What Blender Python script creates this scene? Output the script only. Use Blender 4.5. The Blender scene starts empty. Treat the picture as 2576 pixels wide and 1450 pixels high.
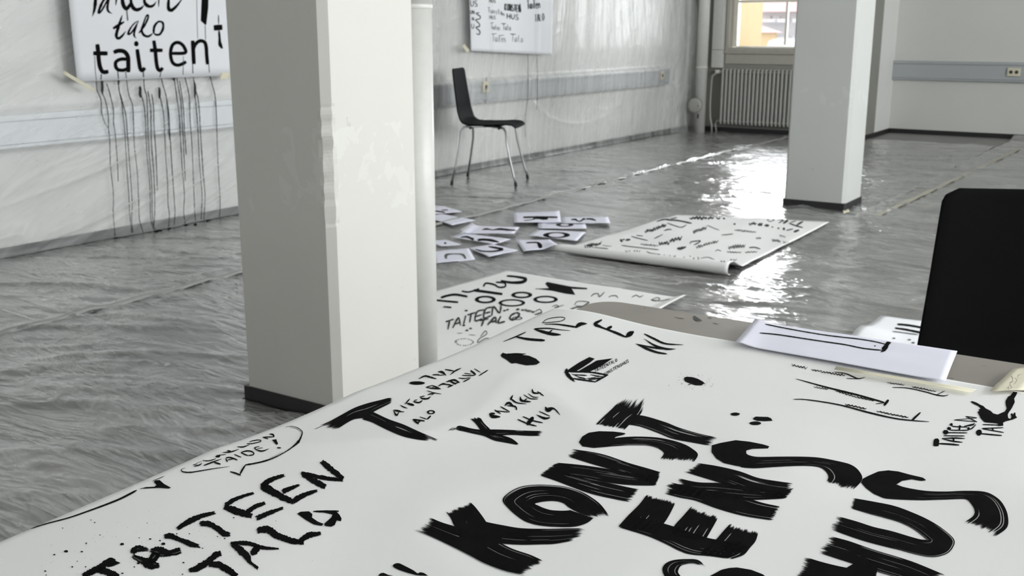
import bpy, bmesh, math, random
import numpy as np
from mathutils import Vector, Matrix
from mathutils.bvhtree import BVHTree

# ------------------------------------------------------------------ camera, light, exposure
sc = bpy.context.scene
COL = sc.collection
F_PX, PITCH, ROLL, YAW, CAM_H = 2646.43, 0.241001, 0.00088, 0.576672, 1.15
fw = Vector((-math.sin(YAW)*math.cos(PITCH), math.cos(YAW)*math.cos(PITCH), -math.sin(PITCH)))
rt0 = Vector((math.cos(YAW), math.sin(YAW), 0)); up0 = rt0.cross(fw)
cr, sr = math.cos(ROLL), math.sin(ROLL)
rt = cr*rt0 + sr*up0; up = -sr*rt0 + cr*up0
CAM = Vector((0, 0, CAM_H))
cd = bpy.data.cameras.new('camera'); cam = bpy.data.objects.new('camera', cd); COL.objects.link(cam)
M = Matrix((rt, up, -fw)).transposed().to_4x4(); M.translation = CAM
cam.matrix_world = M
cd.sensor_width = 36.0; cd.lens = F_PX/2576*36.0; cd.clip_start = 0.02; cd.clip_end = 300
cd.dof.use_dof = True; cd.dof.focus_distance = 0.98; cd.dof.aperture_fstop = 19.0
sc.camera = cam

sc.view_settings.view_transform = 'Standard'
sc.view_settings.look = 'None'
sc.view_settings.gamma = 1.0
sc.view_settings.use_curve_mapping = False
sc.view_settings.exposure = 0.08
sc.cycles.use_denoising = True
sc.cycles.max_bounces = 10; sc.cycles.diffuse_bounces = 5; sc.cycles.transparent_max_bounces = 12
sc.cycles.caustics_reflective = False; sc.cycles.caustics_refractive = False
sc.cycles.sample_clamp_indirect = 6.0

world = bpy.data.worlds.new('overcast_sky'); sc.world = world; world.use_nodes = True
bg = world.node_tree.nodes['Background']
bg.inputs['Color'].default_value = (0.93, 0.97, 1.0, 1); bg.inputs['Strength'].default_value = 2.9

def area(name, loc, direction, sx, sy, power, color=(1, 1, 1)):
    l = bpy.data.lights.new(name, 'AREA'); l.shape = 'RECTANGLE'; l.size = sx; l.size_y = sy
    l.energy = power; l.color = color
    o = bpy.data.objects.new(name, l); COL.objects.link(o); o.location = loc
    o.rotation_euler = Vector(direction).to_track_quat('-Z', 'Z').to_euler()
    return o
RX = 2.9                                                  # inner face of the window wall on the right
WIN_R = [(-1.9, 1.4), (2.6, 5.9), (6.5, 9.8)]             # openings (y from, to) in that wall
for i, (a, b) in enumerate(WIN_R):                        # daylight by the right-hand windows; the first, weaker one is added to brighten the table
    area('daylight_window', (RX+0.42, (a+b)/2, 1.85), (-1, 0, -0.12), b-a, 1.7, (70, 290, 220)[i], (0.97, 0.99, 1.0))
area('daylight_far_window', (-3.95, 11.93, 1.75), (0, -1, -0.25), 1.25, 1.5, 60, (0.96, 0.98, 1.0))

# ------------------------------------------------------------------ helpers
def ray(px, py): return fw + rt*((px-1288)/F_PX) - up*((py-725)/F_PX)
def hit(px, py, ax, val):                                 # the point of the plane ax=val on that line of sight
    d = ray(px, py); return CAM + d*((val-CAM[ax])/d[ax])

def tag(o, label=None, cat=None, group=None, kind=None):
    if label: o['label'] = label
    if cat: o['category'] = cat
    if group: o['group'] = group
    if kind: o['kind'] = kind
    return o
def link(name, me, mat=None, parent=None, smooth=False):
    o = bpy.data.objects.new(name, me); COL.objects.link(o)
    if mat is not None and not me.materials: me.materials.append(mat)
    if parent is not None: o.parent = parent
    if smooth: me.polygons.foreach_set('use_smooth', [True]*len(me.polygons))
    return o
def from_bm(name, bm, mat=None, parent=None, smooth=False):
    me = bpy.data.meshes.new(name); bm.to_mesh(me); bm.free()
    return link(name, me, mat, parent, smooth)
def pyd(name, v, f, mat=None, parent=None, smooth=False):
    me = bpy.data.meshes.new(name); me.from_pydata([tuple(p) for p in v], [], f); me.update()
    return link(name, me, mat, parent, smooth)
def empty(name, loc=(0, 0, 0), rz=0.0):
    o = bpy.data.objects.new(name, None); COL.objects.link(o); o.location = loc; o.rotation_euler = (0, 0, rz)
    o.empty_display_size = 0.1
    return o
def bx(bm, x0, x1, y0, y1, z0, z1, bev=0.0):
    r = bmesh.ops.create_cube(bm, size=1.0)
    for v in r['verts']:
        v.co = Vector(((x0+x1)/2+v.co.x*(x1-x0), (y0+y1)/2+v.co.y*(y1-y0), (z0+z1)/2+v.co.z*(z1-z0)))
    if bev > 0:
        es = list({e for v in r['verts'] for e in v.link_edges})
        bmesh.ops.bevel(bm, geom=es, offset=bev, segments=2, profile=0.5, affect='EDGES')
def box(name, x0, x1, y0, y1, z0, z1, mat, parent=None, bev=0.0):
    bm = bmesh.new(); bx(bm, x0, x1, y0, y1, z0, z1, bev); return from_bm(name, bm, mat, parent)
def crom(pts, step):
    """Catmull-Rom through pts (tuples), sampled about every `step`."""
    P = [np.array(p, float) for p in pts]
    if len(P) == 2:
        n = max(2, int(np.linalg.norm((P[1]-P[0])[:2])/step)+1)
        return [P[0]+(P[1]-P[0])*t for t in np.linspace(0, 1, n)]
    Q = [2*P[0]-P[1]]+P+[2*P[-1]-P[-2]]; out = []
    for i in range(1, len(Q)-2):
        a, b, c, d = Q[i-1:i+3]; n = max(1, int(np.linalg.norm((c-b)[:2])/step))
        for k in range(n):
            t = k/n
            out.append(0.5*((2*b)+(c-a)*t+(2*a-5*b+4*c-d)*t*t+(3*b-a-3*c+d)*t**3))
    out.append(P[-1]); return out
def tube(bm, pts, r, seg=10, caps=True):
    pts = [Vector(p) for p in pts]; rings = []; n = len(pts); prev = None
    for i, p in enumerate(pts):
        t = (pts[min(i+1, n-1)]-pts[max(i-1, 0)]).normalized()
        if prev is None:
            a = t.orthogonal().normalized()
        else:
            a = (prev - t*prev.dot(t)).normalized()
        prev = a; b = t.cross(a); rr = r[i] if isinstance(r, (list, tuple)) else r
        rings.append([bm.verts.new(p+(a*math.cos(2*math.pi*k/seg)+b*math.sin(2*math.pi*k/seg))*rr) for k in range(seg)])
    for i in range(n-1):
        for k in range(seg):
            bm.faces.new((rings[i][k], rings[i][(k+1) % seg], rings[i+1][(k+1) % seg], rings[i+1][k]))
    if caps:
        bm.faces.new(rings[0][::-1]); bm.faces.new(rings[-1])
# lattice noise for mesh relief
def vn(x, y, seed=0):
    x = np.asarray(x, float); y = np.asarray(y, float)
    xi = np.floor(x).astype(np.int64); yi = np.floor(y).astype(np.int64); xf = x-xi; yf = y-yi
    def h(a, b):
        n = (a*374761393+b*668265263+seed*1442695041) & 0xffffffff
        n = ((n ^ (n >> 13))*1274126177) & 0xffffffff
        n = (n ^ (n >> 16)) & 0xffff
        return n/65535.0
    u = xf*xf*xf*(xf*(xf*6-15)+10); v = yf*yf*yf*(yf*(yf*6-15)+10)
    return (h(xi, yi)*(1-u)+h(xi+1, yi)*u)*(1-v)+(h(xi, yi+1)*(1-u)+h(xi+1, yi+1)*u)*v
def ridge(x, y, seed=0, p=5):
    return (1-np.abs(2*vn(x, y, seed)-1))**p
def sstep(a, b, x):
    t = np.clip((np.asarray(x, float)-a)/(b-a), 0, 1); return t*t*(3-2*t)
def grid_mesh(name, X, Y, Z, mat, parent=None, keep=None):
    """X,Y,Z arrays (n,m) -> smooth quad grid; keep(xc,yc) drops faces"""
    n, m = X.shape
    v = np.stack([X, Y, Z], -1).reshape(-1, 3)
    i = np.arange(n*m).reshape(n, m)
    f = np.stack([i[:-1, :-1], i[1:, :-1], i[1:, 1:], i[:-1, 1:]], -1).reshape(-1, 4)
    if keep is not None:
        c = v[f].mean(1); f = f[keep(c)]
    me = bpy.data.meshes.new(name)
    me.vertices.add(len(v)); me.vertices.foreach_set('co', v.ravel())
    me.loops.add(len(f)*4); me.loops.foreach_set('vertex_index', f.ravel())
    me.polygons.add(len(f)); me.polygons.foreach_set('loop_start', np.arange(len(f))*4)
    me.polygons.foreach_set('use_smooth', np.ones(len(f), bool))
    me.update(calc_edges=True); me.validate()
    return link(name, me, mat, parent)

# ------------------------------------------------------------------ materials
class NT:
    def __init__(s, name):
        s.m = bpy.data.materials.new(name); s.m.use_nodes = True; s.t = s.m.node_tree
        s.b = s.t.nodes['Principled BSDF']; s.out = s.t.nodes['Material Output']
    def n(s, typ, **kw):
        nd = s.t.nodes.new(typ)
        for k, v in kw.items():
            if k in nd.inputs: nd.inputs[k].default_value = v
            else: setattr(nd, k, v)
        return nd
    def l(s, a, b): s.t.links.new(a, b)
    def pos(s, scale=(1, 1, 1), rot=(0, 0, 0)):
        tc = s.n('ShaderNodeTexCoord'); m0 = s.n('ShaderNodeMapping'); mp = s.n('ShaderNodeMapping')
        m0.inputs['Rotation'].default_value = rot; mp.inputs['Scale'].default_value = scale
        s.l(tc.outputs['Object'], m0.inputs['Vector']); s.l(m0.outputs['Vector'], mp.inputs['Vector']); return mp.outputs['Vector']
    def noise(s, vec, scale, detail=3, rough=0.5, dist=0.0):
        nd = s.n('ShaderNodeTexNoise'); nd.inputs['Scale'].default_value = scale; nd.inputs['Detail'].default_value = detail
        nd.inputs['Roughness'].default_value = rough; nd.inputs['Distortion'].default_value = dist
        s.l(vec, nd.inputs['Vector']); return nd.outputs['Fac']
    def math(s, op, a, b=None, c=None):
        nd = s.n('ShaderNodeMath', operation=op)
        for i, q in enumerate((a, b, c)):
            if q is None: continue
            if hasattr(q, 'links'): s.l(q, nd.inputs[i])
            else: nd.inputs[i].default_value = q
        return nd.outputs[0]
    def ridge(s, fac, p):                                  # (1-|2f-1|)^p : thin creases
        a = s.math('MULTIPLY_ADD', fac, 2.0, -1.0); a = s.math('ABSOLUTE', a); a = s.math('SUBTRACT', 1.0, a)
        return s.math('POWER', a, p)
    def ramp(s, fac, stops):
        nd = s.n('ShaderNodeValToRGB'); cr_ = nd.color_ramp
        while len(cr_.elements) < len(stops): cr_.elements.new(0.5)
        for e, (p, c) in zip(cr_.elements, stops):
            e.position = p; e.color = (c[0], c[1], c[2], 1) if isinstance(c, (tuple, list)) else (c, c, c, 1)
        s.l(fac, nd.inputs['Fac']); return nd.outputs['Color']
    def bump(s, h, strength, dist, normal=None):
        nd = s.n('ShaderNodeBump'); nd.inputs['Strength'].default_value = strength; nd.inputs['Distance'].default_value = dist
        s.l(h, nd.inputs['Height'])
        if normal is not None: s.l(normal, nd.inputs['Normal'])
        return nd.outputs['Normal']

def plain(name, col, rough=0.5, metal=0.0, var=0.04, scale=20, bump=0.0, spec=0.5):
    t = NT(name); b = t.b
    b.inputs['Roughness'].default_value = rough; b.inputs['Metallic'].default_value = metal
    b.inputs['Specular IOR Level'].default_value = spec
    f = t.noise(t.pos(), scale, 4, 0.6)
    t.l(t.ramp(f, [(0.3, tuple(c*(1-var) for c in col)), (0.7, tuple(min(1, c*(1+var)) for c in col))]), b.inputs['Base Color'])
    if bump: t.l(t.bump(f, bump, 0.002), b.inputs['Normal'])
    return t.m

def wall_paint(name, col, zlo=None, zhi=None):
    t = NT(name); p = t.pos(); b = t.b
    big = t.noise(p, 1.3, 4, 0.6); fine = t.noise(p, 160, 2, 0.5)
    base = t.ramp(big, [(0.3, tuple(c*0.97 for c in col)), (0.7, tuple(min(1, c*1.02) for c in col))])
    if zlo is not None:                                     # smears of fresh filler, a scuffed band on the pillar
        sx = t.n('ShaderNodeSeparateXYZ'); t.l(p, sx.inputs[0])
        zz = t.math('SUBTRACT', sx.outputs['Z'], (zlo+zhi)/2); zz = t.math('ABSOLUTE', zz)
        zz = t.math('LESS_THAN', zz, (zhi-zlo)/2)
        q = t.noise(t.pos((13, 13, 9)), 1.0, 4, 0.6, 0.8)
        q = t.math('GREATER_THAN', q, 0.56); q = t.math('MULTIPLY', q, zz); q = t.math('MULTIPLY', q, 0.38)
        mx = t.n('ShaderNodeMix', data_type='RGBA'); t.l(q, mx.inputs['Factor']); t.l(base, mx.inputs[6])
        mx.inputs[7].default_value = (min(1, col[0]*1.13), min(1, col[1]*1.13), min(1, col[2]*1.17), 1)
        base = mx.outputs[2]
        d = t.noise(t.pos((22, 22, 14)), 1.0, 3, 0.6); d = t.math('GREATER_THAN', d, 0.735); d = t.math('MULTIPLY', d, 0.35)
        m2 = t.n('ShaderNodeMix', data_type='RGBA'); t.l(d, m2.inputs['Factor']); t.l(base, m2.inputs[6])
        m2.inputs[7].default_value = (col[0]*0.6, col[1]*0.6, col[2]*0.6, 1); base = m2.outputs[2]
    t.l(base, b.inputs['Base Color']); b.inputs['Roughness'].default_value = 0.55
    t.l(t.bump(fine, 0.08, 0.001, t.bump(big, 0.2, 0.01)), b.inputs['Normal'])
    return t.m

def film(name, opac, tint, stretch, rot, rough=0.16, bumpd=0.006, crease=(9, 26), gloss=1.0, ca=0.55, cc=0.16, gpow=1.0, dist=1.0):
    """thin polythene sheeting: see-through, milkier along the creases, with a shine broken by creases"""
    t = NT(name); p = t.pos(stretch, rot)
    a = t.ridge(t.noise(p, crease[0]*0.35, 4, 0.6, 1.2*dist), 7)
    c = t.ridge(t.noise(p, crease[0], 3, 0.6, 0.8*dist), 5)
    d = t.ridge(t.noise(p, crease[1], 2, 0.5, 0.5*dist), 4)
    soft = t.noise(p, 3.0, 3, 0.6)
    h = t.math('ADD', t.math('MULTIPLY', a, 1.2), t.math('MULTIPLY', c, 0.6)); h = t.math('ADD', h, t.math('MULTIPLY', d, 0.25))
    h = t.math('ADD', h, t.math('MULTIPLY', soft, 1.2))
    nrm = t.bump(h, 0.7, bumpd)
    df = t.n('ShaderNodeBsdfDiffuse'); df.inputs['Color'].default_value = (*tint, 1); t.l(nrm, df.inputs['Normal'])
    tl = t.n('ShaderNodeBsdfTranslucent'); tl.inputs['Color'].default_value = (*tint, 1)
    mdt = t.n('ShaderNodeMixShader'); mdt.inputs[0].default_value = 0.25; t.l(df.outputs[0], mdt.inputs[1]); t.l(tl.outputs[0], mdt.inputs[2])
    tr = t.n('ShaderNodeBsdfTransparent')
    m1 = t.n('ShaderNodeMixShader')
    op = t.math('MULTIPLY_ADD', a, ca, t.math('MULTIPLY_ADD', c, cc, opac-0.04)); t.l(op, m1.inputs[0]); t.l(tr.outputs[0], m1.inputs[1]); t.l(mdt.outputs[0], m1.inputs[2])
    gl = t.n('ShaderNodeBsdfGlossy'); gl.inputs['Roughness'].default_value = rough; gl.inputs['Color'].default_value = (1, 1, 1, 1)
    t.l(nrm, gl.inputs['Normal'])
    fr = t.n('ShaderNodeFresnel'); fr.inputs['IOR'].default_value = 1.5; t.l(nrm, fr.inputs['Normal'])
    fg = t.math('MULTIPLY', t.math('POWER', fr.outputs[0], gpow), gloss); fg = t.math('MINIMUM', fg, 0.85)
    m2 = t.n('ShaderNodeMixShader'); t.l(fg, m2.inputs[0]); t.l(m1.outputs[0], m2.inputs[1]); t.l(gl.outputs[0], m2.inputs[2])
    t.l(m2.outputs[0], t.out.inputs['Surface'])
    return t.m

def paper_mat(name, col, rough=0.7):
    t = NT(name); b = t.b
    f = t.noise(t.pos(), 5, 3, 0.6); g = t.noise(t.pos(), 900, 2, 0.5)
    t.l(t.ramp(f, [(0.3, tuple(c*0.985 for c in col)), (0.7, tuple(min(1, c*1.01) for c in col))]), b.inputs['Base Color'])
    b.inputs['Roughness'].default_value = rough; b.inputs['Specular IOR Level'].default_value = 0.25
    t.l(t.bump(g, 0.06, 0.0005), b.inputs['Normal'])
    return t.m

M_floor = plain('grey_linoleum', (0.23, 0.226, 0.213), 0.5, var=0.05, scale=3)
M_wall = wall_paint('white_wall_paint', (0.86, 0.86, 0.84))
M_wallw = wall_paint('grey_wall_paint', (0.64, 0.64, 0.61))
M_wallb = wall_paint('grey_wall_paint_backlit_shade', (0.28, 0.28, 0.25))  # colour darkened to hold the backlit shade of the window wall
M_wallL = wall_paint('bright_wall_paint', (0.84, 0.84, 0.82))
M_ceil = plain('ceiling_white', (0.74, 0.74, 0.72), 0.8)
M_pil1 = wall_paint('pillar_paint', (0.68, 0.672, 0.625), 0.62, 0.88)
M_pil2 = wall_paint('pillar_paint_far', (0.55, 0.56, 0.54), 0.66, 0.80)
M_skirt = plain('black_rubber_skirting', (0.012, 0.013, 0.012), 0.45)
M_trunk = plain('grey_blue_trunking', (0.40, 0.42, 0.43), 0.4, var=0.02)
M_trunkL = plain('brightened_trunking', (0.86, 0.89, 0.92), 0.5, var=0.02)  # colour lightened to make up for weak light here and whitish bunched film
M_frame = plain('window_frame_grey', (0.42, 0.40, 0.35), 0.5)
M_frameL = plain('window_sash_cream', (0.80, 0.77, 0.68), 0.45)
M_rad = plain('radiator_enamel', (0.42, 0.42, 0.39), 0.4, var=0.02)
M_pipe = plain('painted_pipe', (0.66, 0.66, 0.63), 0.35)
M_pipew = plain('painted_pipe_white', (0.66, 0.66, 0.625), 0.4)
M_sock = plain('cream_plastic', (0.66, 0.62, 0.48), 0.4)
M_dark = plain('dark_recess', (0.03, 0.028, 0.025), 0.6)
M_ink = plain('black_ink', (0.006, 0.006, 0.006), 0.8, var=0.3, scale=60, spec=0.03)
M_inkg = plain('thin_grey_ink', (0.13, 0.135, 0.13), 0.8, var=0.3, scale=60, spec=0.05)
M_inkd = plain('washed_ink', (0.05, 0.053, 0.052), 0.8, var=0.4, scale=60, spec=0.05)
M_paper = paper_mat('roll_paper', (0.90, 0.90, 0.89))
M_paperw = paper_mat('poster_paper', (0.88, 0.89, 0.92))
M_lilac = paper_mat('lilac_white_paper', (0.87, 0.87, 0.98))
M_top = plain('beige_table_board', (0.31, 0.285, 0.25), 0.45, var=0.04, scale=14)
M_shell = plain('black_lacquered_plywood', (0.010, 0.010, 0.012), 0.55, var=0.1, spec=0.02)
M_shell2 = plain('black_matt_plywood', (0.003, 0.003, 0.003), 0.7, var=0.1, spec=0.1)
M_chrome = plain('brushed_steel', (0.42, 0.43, 0.43), 0.28, metal=1.0)
M_tape = paper_mat('masking_tape', (0.78, 0.74, 0.58))
M_film_floor = film('floor_film', 0.12, (0.70, 0.70, 0.68), (0.45, 1.5, 1), (0, 0, 0.12), rough=0.17, bumpd=0.0065, crease=(6, 18), gloss=2.4, gpow=1.3, ca=0.5, cc=0.07)
M_film_wall = film('wall_film_near', 0.20, (0.94, 0.95, 0.94), (1, 0.30, 2.4), (-0.42, 0, 0), rough=0.30, bumpd=0.0022, crease=(2.6, 6.5), gloss=0.26, ca=0.20, cc=0.04, dist=0.35)
M_film_wall2 = film('wall_film_far', 0.21, (0.94, 0.95, 0.93), (1, 2.6, 0.30), (0.10, 0, 0), rough=0.30, bumpd=0.0032, crease=(3.0, 8), gloss=0.28, ca=0.26, cc=0.06, dist=0.3)

tg = NT('window_glass')
g1 = tg.n('ShaderNodeBsdfTransparent'); g2 = tg.n('ShaderNodeBsdfGlossy'); g2.inputs['Roughness'].default_value = 0.02
gf = tg.n('ShaderNodeFresnel'); gm = tg.n('ShaderNodeMixShader'); tg.l(gf.outputs[0], gm.inputs[0])
tg.l(g1.outputs[0], gm.inputs[1]); tg.l(g2.outputs[0], gm.inputs[2]); tg.l(gm.outputs[0], tg.out.inputs['Surface'])
M_glass = tg.m

# ------------------------------------------------------------------ the room
LX = -5.11; WY = 11.62; FY = 12.60; NX = -3.02; BY = -3.2; CZ = 3.1
def struct(o): o['kind'] = 'structure'; return o
struct(box('floor', LX-0.2, RX+0.3, BY-0.2, FY+0.2, -0.15, 0.0, M_floor))
struct(box('ceiling', LX-0.2, RX+0.3, BY-0.2, FY+0.2, CZ, CZ+0.15, M_ceil))
struct(box('wall_left', LX-0.2, LX, BY-0.2, WY, 0, CZ, M_wallL))
struct(box('wall_rear', LX, RX+0.3, BY-0.2, BY, 0, CZ, M_wall))
# window wall with one opening
WX0, WX1, WZ0, WZ1 = -4.655, -3.26, 0.90, 2.45
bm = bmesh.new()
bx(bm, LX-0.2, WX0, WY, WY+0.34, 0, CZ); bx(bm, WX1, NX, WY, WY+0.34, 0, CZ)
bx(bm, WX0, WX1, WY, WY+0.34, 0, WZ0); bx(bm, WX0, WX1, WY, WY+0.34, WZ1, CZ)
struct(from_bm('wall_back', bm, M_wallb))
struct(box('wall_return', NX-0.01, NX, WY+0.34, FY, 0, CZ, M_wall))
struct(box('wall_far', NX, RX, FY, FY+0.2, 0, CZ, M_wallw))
# right-hand wall with three window openings
bm = bmesh.new(); ys = [BY]
for a, b in WIN_R: ys += [a, b]
ys.append(FY)
for i in range(0, len(ys), 2): bx(bm, RX, RX+0.3, ys[i], ys[i+1], 0, CZ)
for a, b in WIN_R:
    bx(bm, RX, RX+0.3, a, b, 0, 0.95); bx(bm, RX, RX+0.3, a, b, 2.75, CZ)
struct(from_bm('wall_right', bm, M_wall))
for i, (a, b) in enumerate(WIN_R):
    bm = bmesh.new(); c = (a+b)/2
    for y0, y1 in ((a, a+0.07), (c-0.035, c+0.035), (b-0.07, b)): bx(bm, RX+0.12, RX+0.18, y0, y1, 0.95, 2.75)
    for z0, z1 in ((0.95, 1.02), (2.68, 2.75)):
        bx(bm, RX+0.12, RX+0.18, a+0.07, c-0.035, z0, z1); bx(bm, RX+0.12, RX+0.18, c+0.035, b-0.07, z0, z1)
    struct(from_bm('window_%d' % (i+2), bm, M_frameL))
# black skirting
SK = 0.052
def skirt(name, *a): return struct(box(name, *a, M_skirt, bev=0.002))
skirt('baseboard_left', LX, LX+0.012, BY, WY, 0, SK)
skirt('baseboard_back', LX+0.012, NX, WY-0.012, WY, 0, SK+0.004)
skirt('baseboard_return', NX, NX+0.012, WY, FY, 0, SK)
skirt('baseboard_far', NX+0.012, RX, FY-0.012, FY, 0, SK)

# window 1 (the one in view)
w1 = empty('window_1', ((WX0+WX1)/2, WY, WZ0)); w1['kind'] = 'structure'
def wbox(name, x0, x1, y0, y1, z0, z1, mat, bev=0.004):
    o = box(name, x0, x1, y0, y1, z0, z1, mat, None, bev); o.parent = w1; o.matrix_parent_inverse = Matrix.Translation(-w1.location); return o
wbox('casing', WX0-0.005, WX0+0.038, WY-0.02, WY+0.30, WZ0, WZ1, M_frame)
wbox('casing', WX1-0.038, WX1+0.005, WY-0.02, WY+0.30, WZ0, WZ1, M_frame)
wbox('sill', WX0-0.02, WX1+0.02, WY-0.035, WY+0.10, WZ0-0.012, WZ0+0.012, M_frame)
wbox('casing', WX0+0.038, WX1-0.038, WY-0.01, WY+0.06, WZ0+0.012, WZ0+0.058, M_frame)
wbox('apron', WX0, WX1, WY-0.014, WY-0.001, 0.775, 0.886, M_frame)
SY = WY+0.07; ox0, ox1 = WX0+0.04, WX1-0.04
cx = [ox0, -3.985, -3.33, ox1]
wbox('stile', ox0, ox0+0.055, SY, SY+0.05, 0.96, WZ1, M_frameL)
wbox('stile', ox1-0.055, ox1, SY, SY+0.05, 0.96, WZ1, M_frameL)
wbox('glazing_bar', -4.012, -3.985, SY+0.005, SY+0.045, 0.985, WZ1-0.05, M_frameL)
wbox('glazing_bar', ox0+0.055, -4.012, SY+0.005, SY+0.045, 1.445, 1.475, M_frameL)
wbox('glazing_bar', -3.985, ox1-0.055, SY+0.005, SY+0.045, 1.445, 1.475, M_frameL)
wbox('rail', ox0+0.055, ox1-0.055, SY, SY+0.05, 0.955, 0.972, M_frameL)
wbox('rail', ox0+0.055, ox1-0.055, SY, SY+0.05, WZ1-0.05, WZ1, M_frameL)
for a, b in ((ox0+0.055, -4.012), (-3.985, ox1-0.055)):
    for c, d in ((0.972, 1.445), (1.475, WZ1-0.05)):
        wbox('glass_pane', a, b, SY+0.022, SY+0.026, c, d, M_glass, 0)

# ------------------------------------------------------------------ outside, across the street
def building(name, label, walls, extra):
    t = empty(name, walls[0][0]); tag(t, label, 'building')
    return t
M_yel = plain('ochre_render', (0.52, 0.37, 0.20), 0.9, var=0.02, scale=2)
M_whiteb = plain('white_render', (0.60, 0.60, 0.62), 0.9, var=0.02)
M_roof = plain('red_roof_tiles', (0.60, 0.40, 0.39), 0.8, scale=5)
M_wing = plain('far_window_glass', (0.60, 0.62, 0.65), 0.4)
M_snow = plain('pale_street', (0.55, 0.60, 0.68), 0.9)
def par(o, t): o.parent = t; o.matrix_parent_inverse = Matrix.Translation(-t.location); return o
Yb = 34.0
xa, xb = hit(1790, 60, 1, Yb).x, hit(1917, 60, 1, Yb+6).x
t = empty('apartment_building', (xb, Yb, -9)); tag(t, 'plain ochre yellow building seen through the left half of the window', 'building')
par(box('wall', xa-6, xb, Yb, Yb+6, -9, 9, M_yel), t)
par(box('cornice', xa-6.2, xb+0.12, Yb-0.15, Yb+6, 9, 9.4, M_whiteb), t)
par(box('corner_pier', xb-0.5, xb+0.02, Yb-0.06, Yb+0.1, -9, 9, M_yel), t)
Yc = 46.0
P = lambda x, y: hit(x, y, 1, Yc)
t = empty('apartment_building', (P(1960, 60).x, Yc, -9)); tag(t, 'white building with red pitched roofs and balconies behind the window mullion', 'building')
x0, x1 = P(1905, 60).x, P(2120, 60).x; zt = P(1950, 30).z
par(box('wall', x0, x1, Yc, Yc+8, -9, zt, M_whiteb), t)
xm = (x0+x1)/2
par(pyd('roof', [(x0-.3, Yc-.4, zt), (x1+.3, Yc-.4, zt), (x1+.3, Yc+8.4, zt), (x0-.3, Yc+8.4, zt), (x0+1.2, Yc+4, zt+2.6), (x1-1.2, Yc+4, zt+2.6)],
        [(0, 1, 5, 4), (1, 2, 5), (2, 3, 4, 5), (3, 0, 4), (0, 3, 2, 1)], M_roof), t)
for (a, b, c, d) in ((1918, 1966, 36, 57), (1972, 1990, 36, 57), (1935, 1966, 88, 97), (1973, 1990, 86, 97), (2010, 2040, 36, 57), (2010, 2040, 86, 97)):
    p, q = P(a, d), P(b, c)
    bl = par(box('balcony', p.x, q.x, Yc-0.9, Yc-0.002, p.z, p.z+0.45*(q.z-p.z), M_whiteb), t)
    nn = max(2, int((q.x-p.x)/0.55))
    for k in range(nn):
        u0 = p.x+(q.x-p.x)*k/nn+0.05; u1 = p.x+(q.x-p.x)*(k+1)/nn-0.05
        par(box('window', u0, u1, Yc-0.06, Yc-0.003, p.z+0.1, q.z-0.05, M_wing), t)
Yd = 43.0; P = lambda x, y: hit(x, y, 1, Yd)
t = empty('garden_shed', (P(1925, 90).x, Yd, -6)); tag(t, 'small yellow house with dark gabled roof in front of the white building', 'building')
a, b = P(1912, 97), P(1930, 82)
par(box('wall', a.x-1, b.x, Yd-1.2, Yd+1.2, -9, b.z, M_yel), t)
r0 = P(1916, 66)
par(pyd('roof', [(a.x-1.1, Yd-1.4, b.z), (b.x+.2, Yd-1.4, b.z), (b.x+.2, Yd+1.4, b.z), (a.x-1.1, Yd+1.4, b.z), (r0.x-.4, Yd-1.4, r0.z), (r0.x-.4, Yd+1.4, r0.z)],
        [(0, 1, 4), (1, 2, 5, 4), (2, 3, 5), (3, 0, 4, 5), (0, 3, 2, 1)], M_roof), t)
struct(box('street_ground', -60, 30, WY+3, 90, -9.2, -9.0, M_snow))
t = box('low_outbuilding', hit(1922, 110, 1, 36.5).x, hit(1990, 110, 1, 36.5).x, 36.5, 38.4, -9.0, hit(1950, 98, 1, 36.5).z, M_snow, bev=0.25)
tag(t, 'white flat-topped shape low down outside the window', 'building')

# ------------------------------------------------------------------ pillars
def pillar(x0, x1, y0, y1, mat, label, seed, chip):
    t = empty('pillar', ((x0+x1)/2, (y0+y1)/2, 0)); tag(t, label, 'pillar', kind='structure')
    b = 0.022; zs = np.concatenate([np.linspace(0, 0.55, 6), np.linspace(0.57, 1.0, 44), np.linspace(1.1, CZ, 8)])
    prof = [(x0+.012, y0), (x1-b-.014, y0), (x1-b, y0), (x1, y0+b), (x1, y0+b+.014), (x1, y1-.012), (x1-.012, y1), (x0+.012, y1), (x0, y1-.012), (x0, y0+.012)]
    rng = random.Random(seed); v = []; f = []
    for z in zs:
        for k, (x, y) in enumerate(prof):
            d = 0
            if k in (2, 3) and chip[0] < z < chip[1]:
                d = 0.0055*(vn(z*38, 0.3+k, seed)-0.35)
            v.append((x-d*(k == 3)*1.4-t.location.x-d*.3*(k == 2), y+d*(k == 2)*1.4-t.location.y+d*.3*(k == 3), z))
    n = len(prof)
    for i in range(len(zs)-1):
        for k in range(n): f.append((i*n+k, i*n+(k+1) % n, (i+1)*n+(k+1) % n, (i+1)*n+k))
    pyd('shaft', v, f, mat, t)
    bm = bmesh.new(); e = 0.006
    q = [(x0-e, y0-e), (x1-b*0.4+e, y0-e), (x1+e, y0+b*0.4-e), (x1+e, y1+e), (x0-e, y1+e)]
    for z in (0, 0.056):
        for x, y in q: bm.verts.new((x-t.location.x, y-t.location.y, z))
    bm.verts.ensure_lookup_table(); m = len(q)
    for k in range(m): bm.faces.new([bm.verts[i] for i in (k, (k+1) % m, m+(k+1) % m, m+k)])
    bm.faces.new([bm.verts[m+k] for k in range(m)])
    from_bm('skirting', bm, M_skirt, t)
    return t
P1 = (-2.425, -2.038, 2.19, 2.588); P2 = (-2.275, -1.872, 6.83, 7.20)
pillar(*P1, M_pil1, 'big white square pillar with chipped corner, nearest the table', 3, (0.60, 0.95))
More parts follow.
